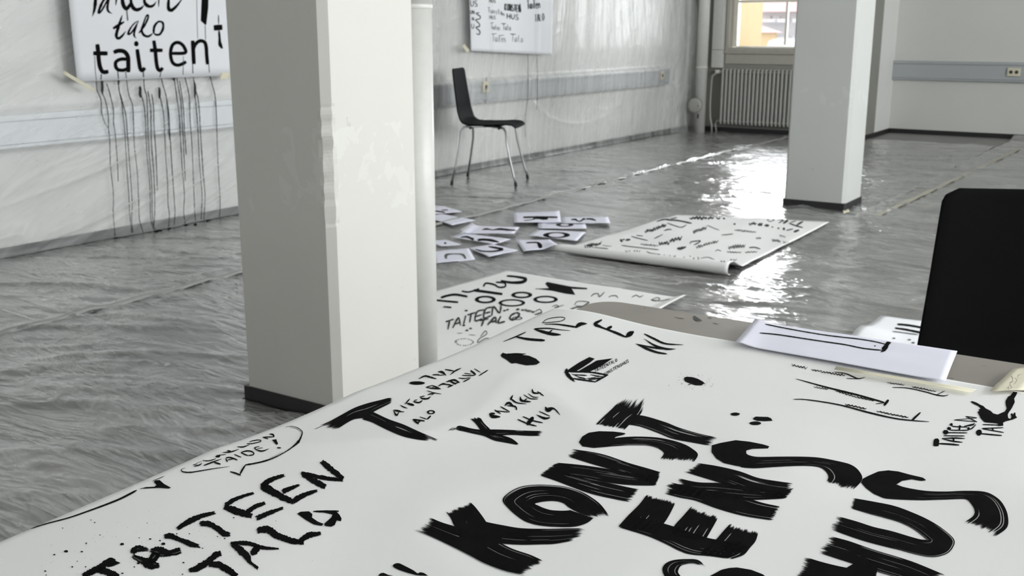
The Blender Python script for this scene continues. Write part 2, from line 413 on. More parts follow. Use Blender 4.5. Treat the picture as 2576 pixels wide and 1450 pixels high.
pillar(*P2, M_pil2, 'narrower-looking white square pillar in front of the radiator', 8, (0.60, 0.70))
# pipe running down the back of the near pillar
t = empty('drain_pipe', (-2.103, 2.656, 0)); tag(t, 'white pipe standing against the side of the near pillar', 'pipe')
bm = bmesh.new(); tube(bm, [(0, 0, 0), (0, 0, 1.215)], 0.0655, 40); from_bm('lower_pipe', bm, M_pipew, t, True)
bm = bmesh.new(); tube(bm, [(0, 0, 1.222), (0, 0, CZ)], 0.0655, 40); from_bm('upper_pipe', bm, M_pipew, t, True)
bm = bmesh.new(); tube(bm, [(0, 0, 1.212), (0, 0, 1.214), (0, 0, 1.224), (0, 0, 1.226)], [0.066, 0.0675, 0.0675, 0.066], 40); from_bm('joint_ring', bm, M_pipew, t, True)

# ------------------------------------------------------------------ trunking and sockets
def socket(name, label, loc, face, w=0.13, h=0.088, n=2):
    """face 'x' looks along +x, '-y' looks along -y; loc = centre on the trunking face"""
    t = empty(name, loc, math.pi/2 if face == 'x' else 0.0); tag(t, label, 'socket')
    bm = bmesh.new(); bx(bm, -w/2, w/2, -0.022, 0.0, -h/2, h/2, 0.004); from_bm('cover_plate', bm, M_sock, t)
    for k in range(n):
        c = (k-(n-1)/2)*w/n*0.85
        bm = bmesh.new()
        r = bmesh.ops.create_circle(bm, cap_ends=True, segments=16, radius=0.019)
        for v in r['verts']: v.co = Vector((c+v.co.x, -0.0225, v.co.y))
        from_bm('socket_well', bm, M_dark, t)
    return t
def trunk(name, label, axis, a, b, face, z0, z1):
    t = empty(name, (0, 0, 0)); tag(t, label, 'cable trunking')
    hh = z1-z0
    spans = (('lid', z0+0.02, z1-0.035, 0.048), ('top_rail', z1-0.032, z1, 0.055), ('bottom_rail', z0, z0+0.017, 0.055), ('back_channel', z0+0.002, z1-0.002, 0.03))
    for nme, c, d, dep in spans:
        if axis == 'y': box(nme, face, face+dep, a, b, c, d, M_trunkL, t, 0.002)
        else: box(nme, a, b, face-dep, face, c, d, M_trunk, t, 0.002)
    return t
trunk('wall_trunking', 'brightened cable trunking behind the film below the taiten poster', 'y', BY, 5.6, LX, 0.560, 0.728)
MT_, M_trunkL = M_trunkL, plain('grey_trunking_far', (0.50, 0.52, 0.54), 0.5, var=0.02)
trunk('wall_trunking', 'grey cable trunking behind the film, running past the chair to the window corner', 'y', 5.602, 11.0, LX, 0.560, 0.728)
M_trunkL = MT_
trunk('wall_trunking', 'bare grey cable trunking on the far wall right of the second pillar', 'x', NX+0.002, RX, FY, 0.607, 0.815)
socket('wall_socket', 'cream double socket on the bare far-wall trunking', (-1.76, FY-0.048, 0.713), '-y')
socket('wall_socket', 'cream socket behind the film, next to the chair back', (LX+0.05, 7.35, 0.685), 'x', 0.085, 0.09, 1)
socket('wall_socket', 'cream socket behind the film near the window corner', (LX+0.05, 10.78, 0.66), 'x', 0.085, 0.09, 1)

# ------------------------------------------------------------------ heating: pipes, disc, riser, radiator
t = empty('heating_pipe', (-4.845, 11.40, 0)); tag(t, 'thick white vertical pipe in the window corner', 'pipe')
bm = bmesh.new(); tube(bm, [(0, 0, 0.005), (0, 0, CZ)], 0.062, 28); from_bm('shaft', bm, M_pipe, t, True)
bm = bmesh.new(); tube(bm, [(0, 0, 0.72), (0, 0, 0.745)], 0.067, 28); from_bm('collar', bm, M_pipe, t, True)
bm = bmesh.new(); bx(bm, 0.0, 0.012, -0.072, -0.058, 0.165, 0.215, 0.002); from_bm('clip', bm, M_dark, t)
t = empty('round_cap', (-4.872, 11.323, 0.312)); tag(t, 'round grey disc cap fixed low on the thick corner pipe', 'cap')
bm = bmesh.new()
tube(bm, [(0, 0.012, 0), (0, -0.018, 0), (0, -0.03, 0), (0, -0.034, 0)], [0.083, 0.083, 0.078, 0.055], 36); from_bm('disc', bm, M_rad, t, True)
bm = bmesh.new(); bx(bm, 0.045, 0.055, -0.038, -0.03, -0.006, 0.006); from_bm('screw', bm, M_dark, t)

t = empty('riser_duct', (-4.732, WY-0.03, 0.73)); tag(t, 'pale boxed riser duct between the thick pipe and the window', 'duct')
box('lower_box', -0.062, 0.062, -0.05, 0.029, 0.0, 0.195, M_pipe, t, 0.003)
box('upper_box', -0.062, 0.062, -0.05, 0.029, 0.203, CZ-0.73, M_pipe, t, 0.003)
box('joint_strip', -0.07, 0.075, -0.045, 0.029, 0.195, 0.203, M_frame, t)

RY = 11.53
t = empty('radiator', (-4.632, RY, 0.10)); tag(t, 'grey column radiator under the window', 'radiator')
bm = bmesh.new()
for dy in (-0.030, 0.030):
    tube(bm, [(0, dy, 0.03), (0, dy, 0.315), (0, dy, 0.595)], 0.0125, 10, False)
bx(bm, -0.013, 0.013, -0.042, 0.042, 0.572, 0.600, 0.006); bx(bm, -0.014, 0.014, -0.038, 0.038, 0.598, 0.622, 0.009)
bx(bm, -0.013, 0.013, -0.042, 0.042, 0.018, 0.050, 0.006); bx(bm, -0.012, 0.012, -0.034, 0.034, 0.0, 0.022, 0.008)
fin = from_bm('radiator_section', bm, M_rad, t, True)
for k in range(1, 22):
    o = fin.copy(); COL.objects.link(o); o.parent = t; o.location.x = 0.0463*k
for z in (0.035, 0.585):
    bm = bmesh.new(); tube(bm, [(-0.02, 0, z), (0.0463*21.3, 0, z)], 0.016, 12); from_bm('header_tube', bm, M_rad, t, True)
bm = bmesh.new(); tube(bm, [(-0.02, 0, 0.585), (-0.10, 0, 0.585)], 0.014, 12); bx(bm, -0.10, -0.05, -0.022, 0.022, 0.565, 0.607, 0.006)
from_bm('valve', bm, M_pipe, t, True)
bm = bmesh.new(); tube(bm, crom([(-0.09, 0, 0.57), (-0.135, 0, 0.54), (-0.145, 0, 0.48), (-0.15, 0, 0.2), (-0.14, 0, 0.06), (-0.118, 0, -0.02), (-0.115, 0, -0.1)], 0.03), 0.011, 12); from_bm('supply_pipe', bm, M_rad, t, True)
bm = bmesh.new(); tube(bm, crom([(-0.02, 0, 0.035), (-0.06, 0, 0.03), (-0.075, 0, -0.01), (-0.055, 0, -0.1)], 0.03), 0.010, 12); from_bm('return_pipe', bm, M_rad, t, True)

# ------------------------------------------------------------------ chairs
def chair_data():
    """side profile of the one-piece shell, x forward"""
    prof = crom([(-.262, .862), (-.248, .74), (-.232, .62), (-.220, .54), (-.196, .485), (-.150, .462), (-.06, .452), (.05, .452), (.15, .458), (.205, .452), (.232, .432)], 0.012)
    s = [0.0]
    for a, b in zip(prof, prof[1:]): s.append(s[-1]+float(np.linalg.norm(b-a)))
    L = s[-1]; v = []; f = []; nw = 16; th = 0.0105
    N = len(prof)
    for side in (0, 1):
        for i, p in enumerate(prof):
            tdir = prof[min(i+1, N-1)]-prof[max(i-1, 0)]; tdir = tdir/np.linalg.norm(tdir); nrm = np.array([-tdir[1], tdir[0]])  # to the inside/top
            u = s[i]/L
            wd = np.interp(u, [0, .2, .40, .52, .7, .9, 1], [.172, .188, .207, .214, .207, .200, .185])
            r = 0.028                                       # rounded corners at both ends
            for e, q in ((s[i], 0), (L-s[i], 1)):
                if e < r: wd -= r-math.sqrt(max(0, r*r-(r-e)**2))
            for k in range(nw+1):
                y = wd*(2*k/nw-1); c = (y/0.19)**2
                lift = 0.018*c*(1-sstep(.42, .55, u)) + 0.007*c*sstep(.5, .7, u)
                q = p+nrm*(lift-th*side)
                v.append((q[0], y, q[1]))
    w = nw+1; off = N*w
    for i in range(N-1):
        for k in range(nw):
            a = i*w+k; f.append((a, a+1, a+w+1, a+w)); f.append((off+a, off+a+w, off+a+w+1, off+a+1))
        f.append((i*w, (i+1)*w, off+(i+1)*w, off+i*w)); a = i*w+nw; f.append((a, off+a, off+a+w, a+w))
    for k in range(nw):
        f.append((k, off+k, off+k+1, k+1)); a = (N-1)*w+k; f.append((a, a+1, off+a+1, off+a))
    return v, f
CV, CF = chair_data()
def chair(loc, rz, shell_mat, label, feet):
    t = empty('side_chair', loc, rz); tag(t, label, 'chair')
    o = pyd('seat_shell', CV, CF, shell_mat, t, True)
    m = o.modifiers.new('b', 'BEVEL'); m.width = 0.003; m.segments = 2; m.limit_method = 'ANGLE'
    for (fx, fy) in feet:
        sx = 1 if fx > 0 else -1; sy = 1 if fy > 0 else -1
        top = (0.135 if sx > 0 else -0.165)
        z = 0.432 if sx > 0 else 0.436
        pts = crom([(fx, fy, 0.012), (fx+(top-fx)*.36, fy+(sy*.178-fy)*.36, z*.36), (top+(fx-top)*.30, sy*(0.178)+(fy-sy*.178)*.30, z*.72), (top+sx*0.022, sy*0.180, z-.035), (top+sx*0.003, sy*0.172, z-.004), (top-sx*0.04, sy*0.150, z), (sx*0.03, sy*0.09, z)], 0.02)
        bm = bmesh.new(); tube(bm, pts, 0.0085, 12); lg = from_bm('leg', bm, M_chrome, t, True)
        bm = bmesh.new(); d = Vector(pts[1])-Vector(pts[0]); d.normalize()
        q = Vector(pts[0]); tube(bm, [q-Vector((0, 0, .009)), q+d*0.022], 0.0115, 12); from_bm('foot_cap', bm, M_skirt, lg, True)
    bm = bmesh.new(); bx(bm, -0.09, 0.09, -0.10, 0.10, 0.428, 0.441, 0.003); from_bm('seat_plate', bm, M_dark, t)
    for x in (-0.115, 0.105):
        for a_, b_ in ((-0.19, -0.16), (0.16, 0.19)):
            bm = bmesh.new(); tube(bm, [(x, a_, 0.428), (x, b_, 0.428)], 0.009, 8); from_bm('glide_stud', bm, M_dark, t, True)
    return t
c1 = math.atan2(0.18, 0.47)
chair((-4.555, 6.705, 0.004), c1, M_shell, 'black plywood side chair on thin steel legs beside the film-covered wall', [(-.25, .245), (-.25, -.245), (.245, .225), (.245, -.225)])
chair((-.121, 1.896, 0.004), math.radians(-90+25), M_shell2, 'black chair back cropped by the right edge, standing behind the table', [(-.25, .245), (-.25, -.245), (.245, .225), (.245, -.225)])

# ------------------------------------------------------------------ floor film (three strips) 
# footprints of the paper on the floor, where the film lies flatter (world x,y)
def flat_mask(x, y):
    m = np.ones_like(x)
    for (a, b, c, d) in ((-2.9, -1.7, 4.5, 6.5), (-2.85, -1.7, 2.6, 4.3), (-3.8, -2.7, 4.3, 6.1), (-1.1, -0.3, 3.6, 4.5)):
        inside = sstep(a-.12, a+.02, x)*(1-sstep(b-.02, b+.12, x))*sstep(c-.12, c+.02, y)*(1-sstep(d-.02, d+.12, y))
        m = m*(1-0.9*inside)
    for (a, b, c, d) in ((-4.9, -4.15, 6.25, 7.15),):
        m = m*(1-0.8*(x > a)*(x < b)*(y > c)*(y < d))
    return m
def floor_h(x, y, seed):
    wx = x+0.25*vn(x*1.1, y*1.1, seed+7); wy = y+0.35*vn(x*.9+5, y*.9, seed+9)
    ca, sa = math.cos(0.5), math.sin(0.5)
    u = wx*ca+wy*sa; v = -wx*sa+wy*ca
    h = 0.010*ridge(u*0.9, v*3.2, seed, 7)+0.007*ridge(u*2.2+9, v*6.5, seed+1, 6)+0.0035*ridge(u*5.5, v*12, seed+2, 4)
    h += 0.004*ridge(wx*4.1, wy*3.3, seed+3, 6)+0.004*vn(wx*2.5, wy*2.5, seed+4)
    h += 0.0016*ridge(wx*14, wy*11, seed+5, 3)
    return 0.0025+h*flat_mask(x, y)
def in_pillar(c):
    k = np.ones(len(c), bool)
    for (a, b, d, e) in (P1, P2): k &= ~((c[:, 0] > a-.005) & (c[:, 0] < b+.005) & (c[:, 1] > d-.005) & (c[:, 1] < e+.005))
    k &= ~((c[:, 0]+2.103)**2+(c[:, 1]-2.656)**2 < 0.066**2)
    k &= ~((c[:, 0]+4.845)**2+(c[:, 1]-11.40)**2 < 0.063**2)
    return k
strips = [(LX+0.03, -3.765, 0.0, 'clear floor film strip running along the left wall', 11),
          (-3.80, -1.715, 0.0022, 'clear floor film strip under the loose letter sheets and posters', 23),
          (-1.76, 0.55, 0.0044, 'clear floor film strip on the right, beneath the table', 37)]
for (a, b, dz, lab, seed) in strips:
    yend = 11.56 if a < -4 else (12.52 if a > -2 else 11.62)
    xs = np.linspace(a, b, int((b-a)/0.021)); ys_ = np.concatenate([np.linspace(0.6, 7.0, 330), np.linspace(7.03, yend, 150)])
    X, Y = np.meshgrid(xs, ys_, indexing='ij')
    edge = 0.012*(vn(Y*3, Y*0+1.7, seed)-.5)
    X = X+edge*((X < a+.03)*(a > -5) | (X > b-.03)) + 0.0
    if a > -3: X = X-(Y-6)*0.012*(1-sstep(-1.3, -0.2, X))*(a > -2)*-1.0
    Z = floor_h(X, Y, seed)+dz
    lip = np.exp(-((X-a)/.02)**2)*(a > -5)
    Z = Z+lip*0.016*(0.3+vn(Y*5, Y*0, seed+50))*flat_mask(X, Y)
    if a > -2:                                             # ruffled edge turned up against the far wall
        Z = Z+0.075*sstep(12.25, 12.52, Y)*(0.25+ridge(X*2.3, Y*0+.4, 5, 1.6))*0.8
    if a < -4:
        Z = Z*(0.25+0.75*sstep(LX+.03, LX+.3, X))
    yfar = None
    def kp(c, a=a):
        k = in_pillar(c)
        if -4.2 < a < -3: k &= (c[:, 1] < 11.57) | (c[:, 0] > NX+0.03)
        return k
    o = grid_mesh('floor_film', X, Y, Z, M_film_floor, None, kp)
    tag(o, lab, 'plastic sheet', 'clear film strips laid over the floor')

# ------------------------------------------------------------------ film hung on the left wall
def wall_x(y, z):
    on_tr = sstep(.535, .562, z)*(1-sstep(.725, .77, z))
    base = LX+0.018+0.045*on_tr*(1-sstep(10.7, 11.1, y))
    base = base+0.016*(1-on_tr)*sstep(0.77, 1.0, z)*0.5
    base = base+0.030*np.exp(-((z-.52)/.09)**2)*(1-on_tr)*0.6   # hangs free just under the trunking
    left = 1-sstep(5.6, 6.6, y); right = sstep(7.0, 8.3, y)
    yy = y+0.2*vn(y*1.3, z*2, 4)
    d = yy*0.55-z*1.5                                       # slanting pulls on the near part
    e = yy*.8+z*.5
    n1 = ridge(e*0.9, d*3.6, 31, 6)*0.030+ridge(e*1.6+3, d*7.5, 32, 6)*0.013
    low = 1-sstep(.42, .56, z)
    pull = ridge(e*1.2, (yy*.9-z*.75)*5, 35, 5)*0.012
    n = (n1*low+pull*(1-low)*(1-0.5*on_tr))*left
    # fan of vertical drapes on the far part
    top = 1.9; k = (y-9.3)/(1.0+0.28*(top-z))
    dr = 0.8*(0.018*np.abs(np.sin(k*9+2*vn(k*2, z*.7, 41)))**2+0.012*ridge(k*6, z*.35, 42, 3)+0.006*ridge(k*17, z*.5, 43, 3))*sstep(.75, 1.0, z)
    sw = 0.014*ridge(np.hypot(y-9.0, (z-1.0)*1.6)*2.2, y*0.6, 44, 5)*(1-sstep(.5, .6, z))
    n = n+(dr+sw)*right+0.010*ridge(y*1.4+z, z*3-y*.6, 45, 5)*(1-left)*(1-right*.5)
    n = n+0.004*ridge(yy*5, z*6-yy*2, 46, 4)
    bottom = 0.012*(1-sstep(0.0, 0.03, z))
    gather = 0.14*sstep(10.9, 11.55, y)*(1-sstep(.9, 1.6, z)*.4)*(0.4+0.6*np.abs(np.sin(y*14+z*1.2)))
    return base+n+bottom+gather
zs = np.concatenate([np.linspace(0.006, 1.65, 170), np.linspace(1.68, CZ-0.01, 20)])
Y, Z = np.meshgrid(np.linspace(1.2, 5.9, 245), zs, indexing='ij')
wall_film = grid_mesh('wall_film', wall_x(Y, Z), Y, Z, M_film_wall)
tag(wall_film, 'clear film hung on the left wall under the taiten poster, streaked with ink drips', 'plastic sheet')
Y, Z = np.meshgrid(np.linspace(5.87, 11.53, 390), zs, indexing='ij')
wall_film2 = grid_mesh('wall_film', wall_x(Y, Z)+0.004, Y, Z, M_film_wall2)
tag(wall_film2, 'clear film hung in loose vertical drapes behind the chair, towards the window corner', 'plastic sheet')

# ------------------------------------------------------------------ papers
def solid(o, th=0.0004):
    m = o.modifiers.new('thickness', 'SOLIDIFY'); m.thickness = th; m.offset = -1
def sheet(name, label, cat, corners, z, n=14, mat=None, group=None, wave=0.003, seed=1, lift=None, ax=2):
    """corners: 4 image points of the sheet, in order; each is placed where its line of sight meets the height z"""
    c = [np.array(hit(px, py, ax, z)) for px, py in corners]
    u = np.linspace(0, 1, n+1); U, V = np.meshgrid(u, u, indexing='ij')
    Pn = (c[0][None, None]*((1-U)*(1-V))[..., None]+c[1][None, None]*(U*(1-V))[..., None]+c[2][None, None]*(U*V)[..., None]+c[3][None, None]*((1-U)*V)[..., None])
    X, Y, Z = Pn[..., 0], Pn[..., 1], Pn[..., 2].copy()
    d = wave*(vn(U*2.5+seed, V*2.5, seed)+.5*vn(U*6, V*6+seed, seed+3))
    if lift is not None: d = d+lift(U, V)
    if ax == 2: Z = Z+d
    else: X = X+d
    o = grid_mesh(name, X, Y, Z, mat or M_lilac); solid(o)
    if cat: tag(o, label, cat, group)
    return o

# ---- ink: ribbons of paint pressed onto the paper they lie on
class Ink:
    def __init__(s, target, eps=0.0006, seed=0):
        me = target.data
        s.bvh = BVHTree.FromPolygons([target.matrix_world @ v.co for v in me.vertices], [p.vertices[:] for p in me.polygons])
        s.t = target; s.eps = eps; s.v = []; s.f = []; s.rng = random.Random(seed); s.o = (0, 0); s.k = 1.0
    def frame(s, x0, y0, scale): s.o = (x0, y0); s.k = scale; return s
    def vert(s, x, y):
        px = s.o[0]+x/s.k; py = s.o[1]+y/s.k
        d = ray(px, py).normalized(); h = s.bvh.ray_cast(CAM, d)
        if h[0] is None: s.v.append(None)
        else:
            n = h[1]
            if n.dot(d) > 0: n = -n
            s.v.append(h[0]+n*s.eps)
        return len(s.v)-1
    def quad(s, *i):
        if all(s.v[k] is not None for k in i):
            p = [s.v[k] for k in i]
            if (p[0]-p[2]).length < 0.25 and (p[1]-p[-1]).length < 0.25: s.f.append(i)
    def pen(s, pts, w, taper=0.55, rough=0.12):
        """one stroke with a rounded, slightly uneven outline; w in frame units (number or list)"""
        if isinstance(w, (int, float)): w = [w]*len(pts)
        P_ = crom([(p[0], p[1], ww) for p, ww in zip(pts, w)], max(3.0, 3.0*s.k*0.8)); n = len(P_); last = None
        for i, p in enumerate(P_):
            a = P_[max(i-1, 0)]; b = P_[min(i+1, n-1)]; t = (b-a)[:2]; L = np.hypot(*t) or 1; t = t/L; nn = np.array([-t[1], t[0]])
            hw = max(p[2], 0.5)/2
            e = min(i, n-1-i)/max(1, min(3, n/4))
            hw *= taper+(1-taper)*min(1, e)
            hw *= 1+rough*(s.rng.random()*2-1)
            cur = (s.vert(p[0]+nn[0]*hw, p[1]+nn[1]*hw), s.vert(p[0]-nn[0]*hw, p[1]-nn[1]*hw))
            if last: s.quad(last[0], cur[0], cur[1], last[1])
            last = cur
    def brush(s, A, B, lanes=22, rag=(10, 10), gaps=5, n=None, fray=1.0, gapw=0.75):
        """flat-brush stroke between two edge lines: many bristle lanes with ragged ends and hairline gaps"""
        m = n or 40
        def res(Q, cnt):
            C_ = crom(Q, 4.0 if len(Q) > 2 else 4.0); C_ = np.array(C_)
            d = np.r_[0, np.cumsum(np.hypot(*np.diff(C_[:, :2], axis=0).T))]; return C_, d
        if len(A) == len(B) and len(A) > 2:
            k = max(4, m//(len(A)-1)); 
            def idx(Q):
                Qp = [np.array(q, float) for q in Q]; Qp = [2*Qp[0]-Qp[1]]+Qp+[2*Qp[-1]-Qp[-2]]; out = []
                for i in range(1, len(Qp)-2):
                    a, b, c, d = Qp[i-1:i+3]
                    for j in range(k):
                        t = j/k; out.append(0.5*((2*b)+(c-a)*t+(2*a-5*b+4*c-d)*t*t+(3*b-a-3*c+d)*t**3))
                out.append(np.array(Q[-1], float)); return np.array(out)
            EA, EB = idx(A), idx(B)
        else:
            def arc(Q):
                C_, d = res(Q, m); t = np.linspace(0, d[-1], m+1); return np.stack([np.interp(t, d, C_[:, 0]), np.interp(t, d, C_[:, 1])], -1)
            EA, EB = arc(A), arc(B)
        m = len(EA)-1; mid = (EA+EB)/2; L = np.r_[0, np.cumsum(np.hypot(*np.diff(mid, axis=0).T))]; tot = L[-1]
        rng = s.rng
        gapl = {}
        for _ in range(int(gaps*0.65+.5)):
            j = rng.randrange(1, lanes-1); a = rng.random()*0.8; gapl.setdefault(j, []).append((a, a+0.12+rng.random()*0.45))
        run0 = run1 = 0.0
        for j in range(lanes):
            run0 = 0.35*run0+0.65*rng.random(); run1 = 0.35*run1+0.65*rng.random()
            s0 = rag[0]*run0/tot; s1 = 1-rag[1]*run1/tot
            f0, f1 = j/lanes, (j+1.02)/lanes
            last = None; ts = L/tot
            for i in range(m+1):
                tt = ts[i]
                if tt < s0:
                    if i < m and ts[i+1] > s0: tt = s0
                    else: last = None; continue
                endhere = False
                if tt > s1:
                    if last is None: continue
                    tt = s1; endhere = True
                ii = min(m-1, max(0, int(np.searchsorted(ts, tt))-1)); u = (tt-ts[ii])/max(1e-9, ts[ii+1]-ts[ii])
                a = EA[ii]+(EA[ii+1]-EA[ii])*u; b = EB[ii]+(EB[ii+1]-EB[ii])*u
                g0, g1 = f0, f1
                # bristles narrow to a point where they run out
                dist = min((tt-s0)*tot/(max(rag[0], 3)*0.4), (s1-tt)*tot/(max(rag[1], 3)*0.4), 1)
                nar = (1-dist)*0.42*fray; g0 += nar/lanes; g1 -= nar/lanes
                gp = False
                for (x, y) in gapl.get(j, ()):
                    if x < tt < y: 
                        k_ = math.sin(math.pi*(tt-x)/(y-x)); g1 = g0+(g1-g0)*(1-gapw*min(1, 2.5*k_))
                p = a+(b-a)*g0; q = a+(b-a)*g1
                cur = (s.vert(*p), s.vert(*q))
                if last: s.quad(last[0], cur[0], cur[1], last[1])
                last = cur
                if endhere: break
    def dry(s, pts, w, lanes=9, rag=10, gaps=0):
        """dry-brush stroke about a centre line, frayed edges"""
        if isinstance(w, (int, float)): w = [w]*len(pts)
        P_ = crom([(p[0], p[1], ww) for p, ww in zip(pts, w)], max(4.0, 2.2*s.k)); n = len(P_); A = []; B = []
        na = nb = 0
        for i, p in enumerate(P_):
            a = P_[max(i-1, 0)]; b = P_[min(i+1, n-1)]; t = (b-a)[:2]; t = t/(np.hypot(*t) or 1); nn = np.array([-t[1], t[0]])
            na = .25*na+.75*(s.rng.random()-.5); nb = .25*nb+.75*(s.rng.random()-.5)
            A.append(p[:2]+nn*p[2]*.58*(1+na*.42)); B.append(p[:2]-nn*p[2]*.58*(1+nb*.42))
        s.brush(A, B, lanes, (rag, rag), gaps, n=len(A)*4+4)
    def poly(s, pts, step=None):
        """filled outline, in thin slabs so it follows the paper"""
        step = step or max(2.0, 1.6*s.k); Q = [tuple(p) for p in pts]; y0 = min(p[1] for p in Q); y1 = max(p[1] for p in Q)
        rows = max(2, int((y1-y0)/step)); ys2 = np.linspace(y0+1e-3, y1-1e-3, rows+1)
        def cross(y):
            xs = []
            for (xa_, ya_), (xb_, yb_) in zip(Q, Q[1:]+Q[:1]):
                if (ya_ <= y) != (yb_ <= y): xs.append(xa_+(y-ya_)*(xb_-xa_)/(yb_-ya_))
            return sorted(xs)
        for a, b in zip(ys2, ys2[1:]):
            ca, cb = cross(a), cross(b)
            if len(ca) != len(cb):
                c = cross((a+b)/2); ca = cb = c
            for k in range(0, len(ca)-1, 2):
                xa0, xa1, xb0, xb1 = ca[k], ca[k+1], cb[k], cb[k+1]
                m = max(1, int(max(xa1-xa0, xb1-xb0)/(18*s.k)))
                for q in range(m):
                    f0, f1 = q/m, (q+1)/m
                    i = [s.vert(xa0+(xa1-xa0)*f0, a), s.vert(xa0+(xa1-xa0)*f1, a), s.vert(xb0+(xb1-xb0)*f1, b), s.vert(xb0+(xb1-xb0)*f0, b)]
                    s.quad(*i)
    def dot(s, x, y, rx, ry=None, wob=0.15):
        ry = ry or rx*0.6; n = 14; c = s.vert(x, y); r = []
        for k in range(n):
            q = 1+wob*(s.rng.random()-.5)*2; a = 2*math.pi*k/n; r.append(s.vert(x+rx*q*math.cos(a), y+ry*q*math.sin(a)))
        for k in range(n): 
            if all(s.v[i] is not None for i in (c, r[k], r[(k+1) % n])): s.f.append((c, r[k], r[(k+1) % n]))
    def ring(s, x, y, rx, ry, w, wy=None):
        n = 26; wy = wy or w*ry/rx*1.3; last = None; first = None
        for k in range(n+1):
            a = 2*math.pi*k/n; ca, sa = math.cos(a), math.sin(a)
            cur = (s.vert(x+rx*ca, y+ry*sa), s.vert(x+(rx-w)*ca, y+(ry-wy)*sa))
            if last: s.quad(last[0], cur[0], cur[1], last[1])
            last = cur
    def scrib(s, a, b, h, w, n=None):
        if s.t.name.startswith('sketch'): h, w = h*1.25, w*1.25
        """small cursive writing from a to b"""
        a = np.array(a, float); b = np.array(b, float); L = np.hypot(*(b-a)); t = (b-a)/L; nn = np.array([0, 1.0])
        n = n or max(3, int(L/(h*0.55+w*.8))); pts = []
        for k in range(2*n+1):
            f = k/(2*n); off = (h/2 if k % 2 else -h/2)*(0.45+0.75*s.rng.random()); slant = (0.25*h if k % 2 == 0 else -0.1*h)*s.rng.random()
            pts.append(tuple(a+(b-a)*f+nn*off+t*slant))
        s.pen(pts, w, 0.5, 0.3)
    def word(s, text, org, xv, yv, w, adv=1.25, jit=0.05):
        """hand lettering: org = foot of the first letter, xv = width vector, yv = height vector (frame units)"""
        x = 0.0; xv = np.array(xv, float); yv = np.array(yv, float); org = np.array(org, float)
        for ch in text:
            if ch == ' ': x += adv*0.7; continue
            for st in FONT[ch]:
                s.pen([tuple(org+xv*(x+p[0]*0.85+jit*(s.rng.random()-.5))+yv*(p[1]+jit*(s.rng.random()-.5))) for p in st], w, 0.7, 0.2)
            x += adv*(0.45 if ch in 'Ii' else 1)
    def done(s, name, label=None, mat=None):
        used = sorted({i for q in s.f for i in q}); mp = {k: i for i, k in enumerate(used)}
        inv = s.t.matrix_world.inverted()
        o = pyd(name, [inv @ s.v[i] for i in used], [tuple(mp[i] for i in q) for q in s.f], mat or M_ink, s.t)
        if label: o['label'] = label
        if name in ('ink_lettering', 'ink_word', 'ink_run', 'ink_line', 'ink_smudge', 'ink_puddle', 'ink_bar', 'pencil_scribble', 'ink_bubble'): o['kind'] = 'stuff'
        s.v = []; s.f = []
        return o
FONT = {
 'T': [[(0, 1), (1, 1)], [(.5, 1), (.5, 0)]], 'A': [[(0, 0), (.5, 1), (1, 0)], [(.2, .38), (.8, .38)]], 'I': [[(.3, 1), (.3, 0)]],
 'E': [[(1, 1), (.1, 1), (.1, 0), (1, 0)], [(.1, .5), (.8, .5)]], 'N': [[(0, 0), (0, 1), (.9, 0), (.9, 1)]], 'L': [[(0, 1), (0, 0), (.8, 0)]],
 'O': [[(.5, 1), (.05, .75), (.05, .25), (.5, 0), (.95, .25), (.95, .75), (.5, 1)]], 'K': [[(0, 1), (0, 0)], [(.9, 1), (0, .45), (.9, 0)]],
 'S': [[(.9, .85), (.5, 1), (.1, .8), (.3, .55), (.8, .4), (.85, .12), (.4, 0), (0, .15)]], 'H': [[(0, 1), (0, 0)], [(.9, 1), (.9, 0)], [(0, .5), (.9, .5)]],
 'U': [[(0, 1), (.05, .25), (.45, 0), (.9, .25), (.95, 1)]], 'D': [[(0, 1), (0, 0), (.7, .15), (.9, .5), (.7, .9), (0, 1)]],
 'a': [[(.8, .55), (.3, .6), (.1, .25), (.4, 0), (.8, .3), (.8, .6), (.85, 0)]], 'i': [[(.3, .6), (.3, 0)]], 't': [[(.4, 1), (.35, .1), (.7, 0)], [(.1, .65), (.75, .65)]],
 'e': [[(.1, .3), (.8, .35), (.6, .62), (.2, .55), (.1, .2), (.5, 0), (.85, .12)]], 'n': [[(.1, .6), (.1, 0)], [(.1, .4), (.5, .62), (.8, .4), (.8, 0)]],
 'l': [[(.4, 1), (.3, .2), (.6, 0)]], 'o': [[(.5, .6), (.1, .4), (.2, .05), (.6, 0), (.85, .3), (.5, .6)]], 's': [[(.75, .55), (.3, .6), (.3, .38), (.7, .22), (.5, 0), (.1, .06)]],
 'u': [[(.1, .6), (.15, .1), (.5, 0), (.8, .2), (.8, .6), (.85, 0)]], 'h': [[(.1, 1), (.1, 0)], [(.1, .4), (.5, .6), (.8, .4), (.8, 0)]],
}

def quad_sheet(name, label, cat, c, n=14, mat=None, group=None, wave=0.003, seed=1, lift=None, ax=2, m=None):
    c = [np.array(q, float) for q in c]; m = m or n
    U, V = np.meshgrid(np.linspace(0, 1, n+1), np.linspace(0, 1, m+1), indexing='ij')
    Pn = (c[0][None, None]*((1-U)*(1-V))[..., None]+c[1][None, None]*(U*(1-V))[..., None]+c[2][None, None]*(U*V)[..., None]+c[3][None, None]*((1-U)*V)[..., None])
    d = wave*(vn(U*2.5+seed, V*2.5, seed)+.5*vn(U*6, V*6+seed, seed+3))
    if lift is not None: d = d+lift(U, V)
    Pn[..., ax] += d
    o = grid_mesh(name, Pn[..., 0], Pn[..., 1], Pn[..., 2], mat or M_lilac); solid(o)
    if cat: tag(o, label, cat, group)
    return o

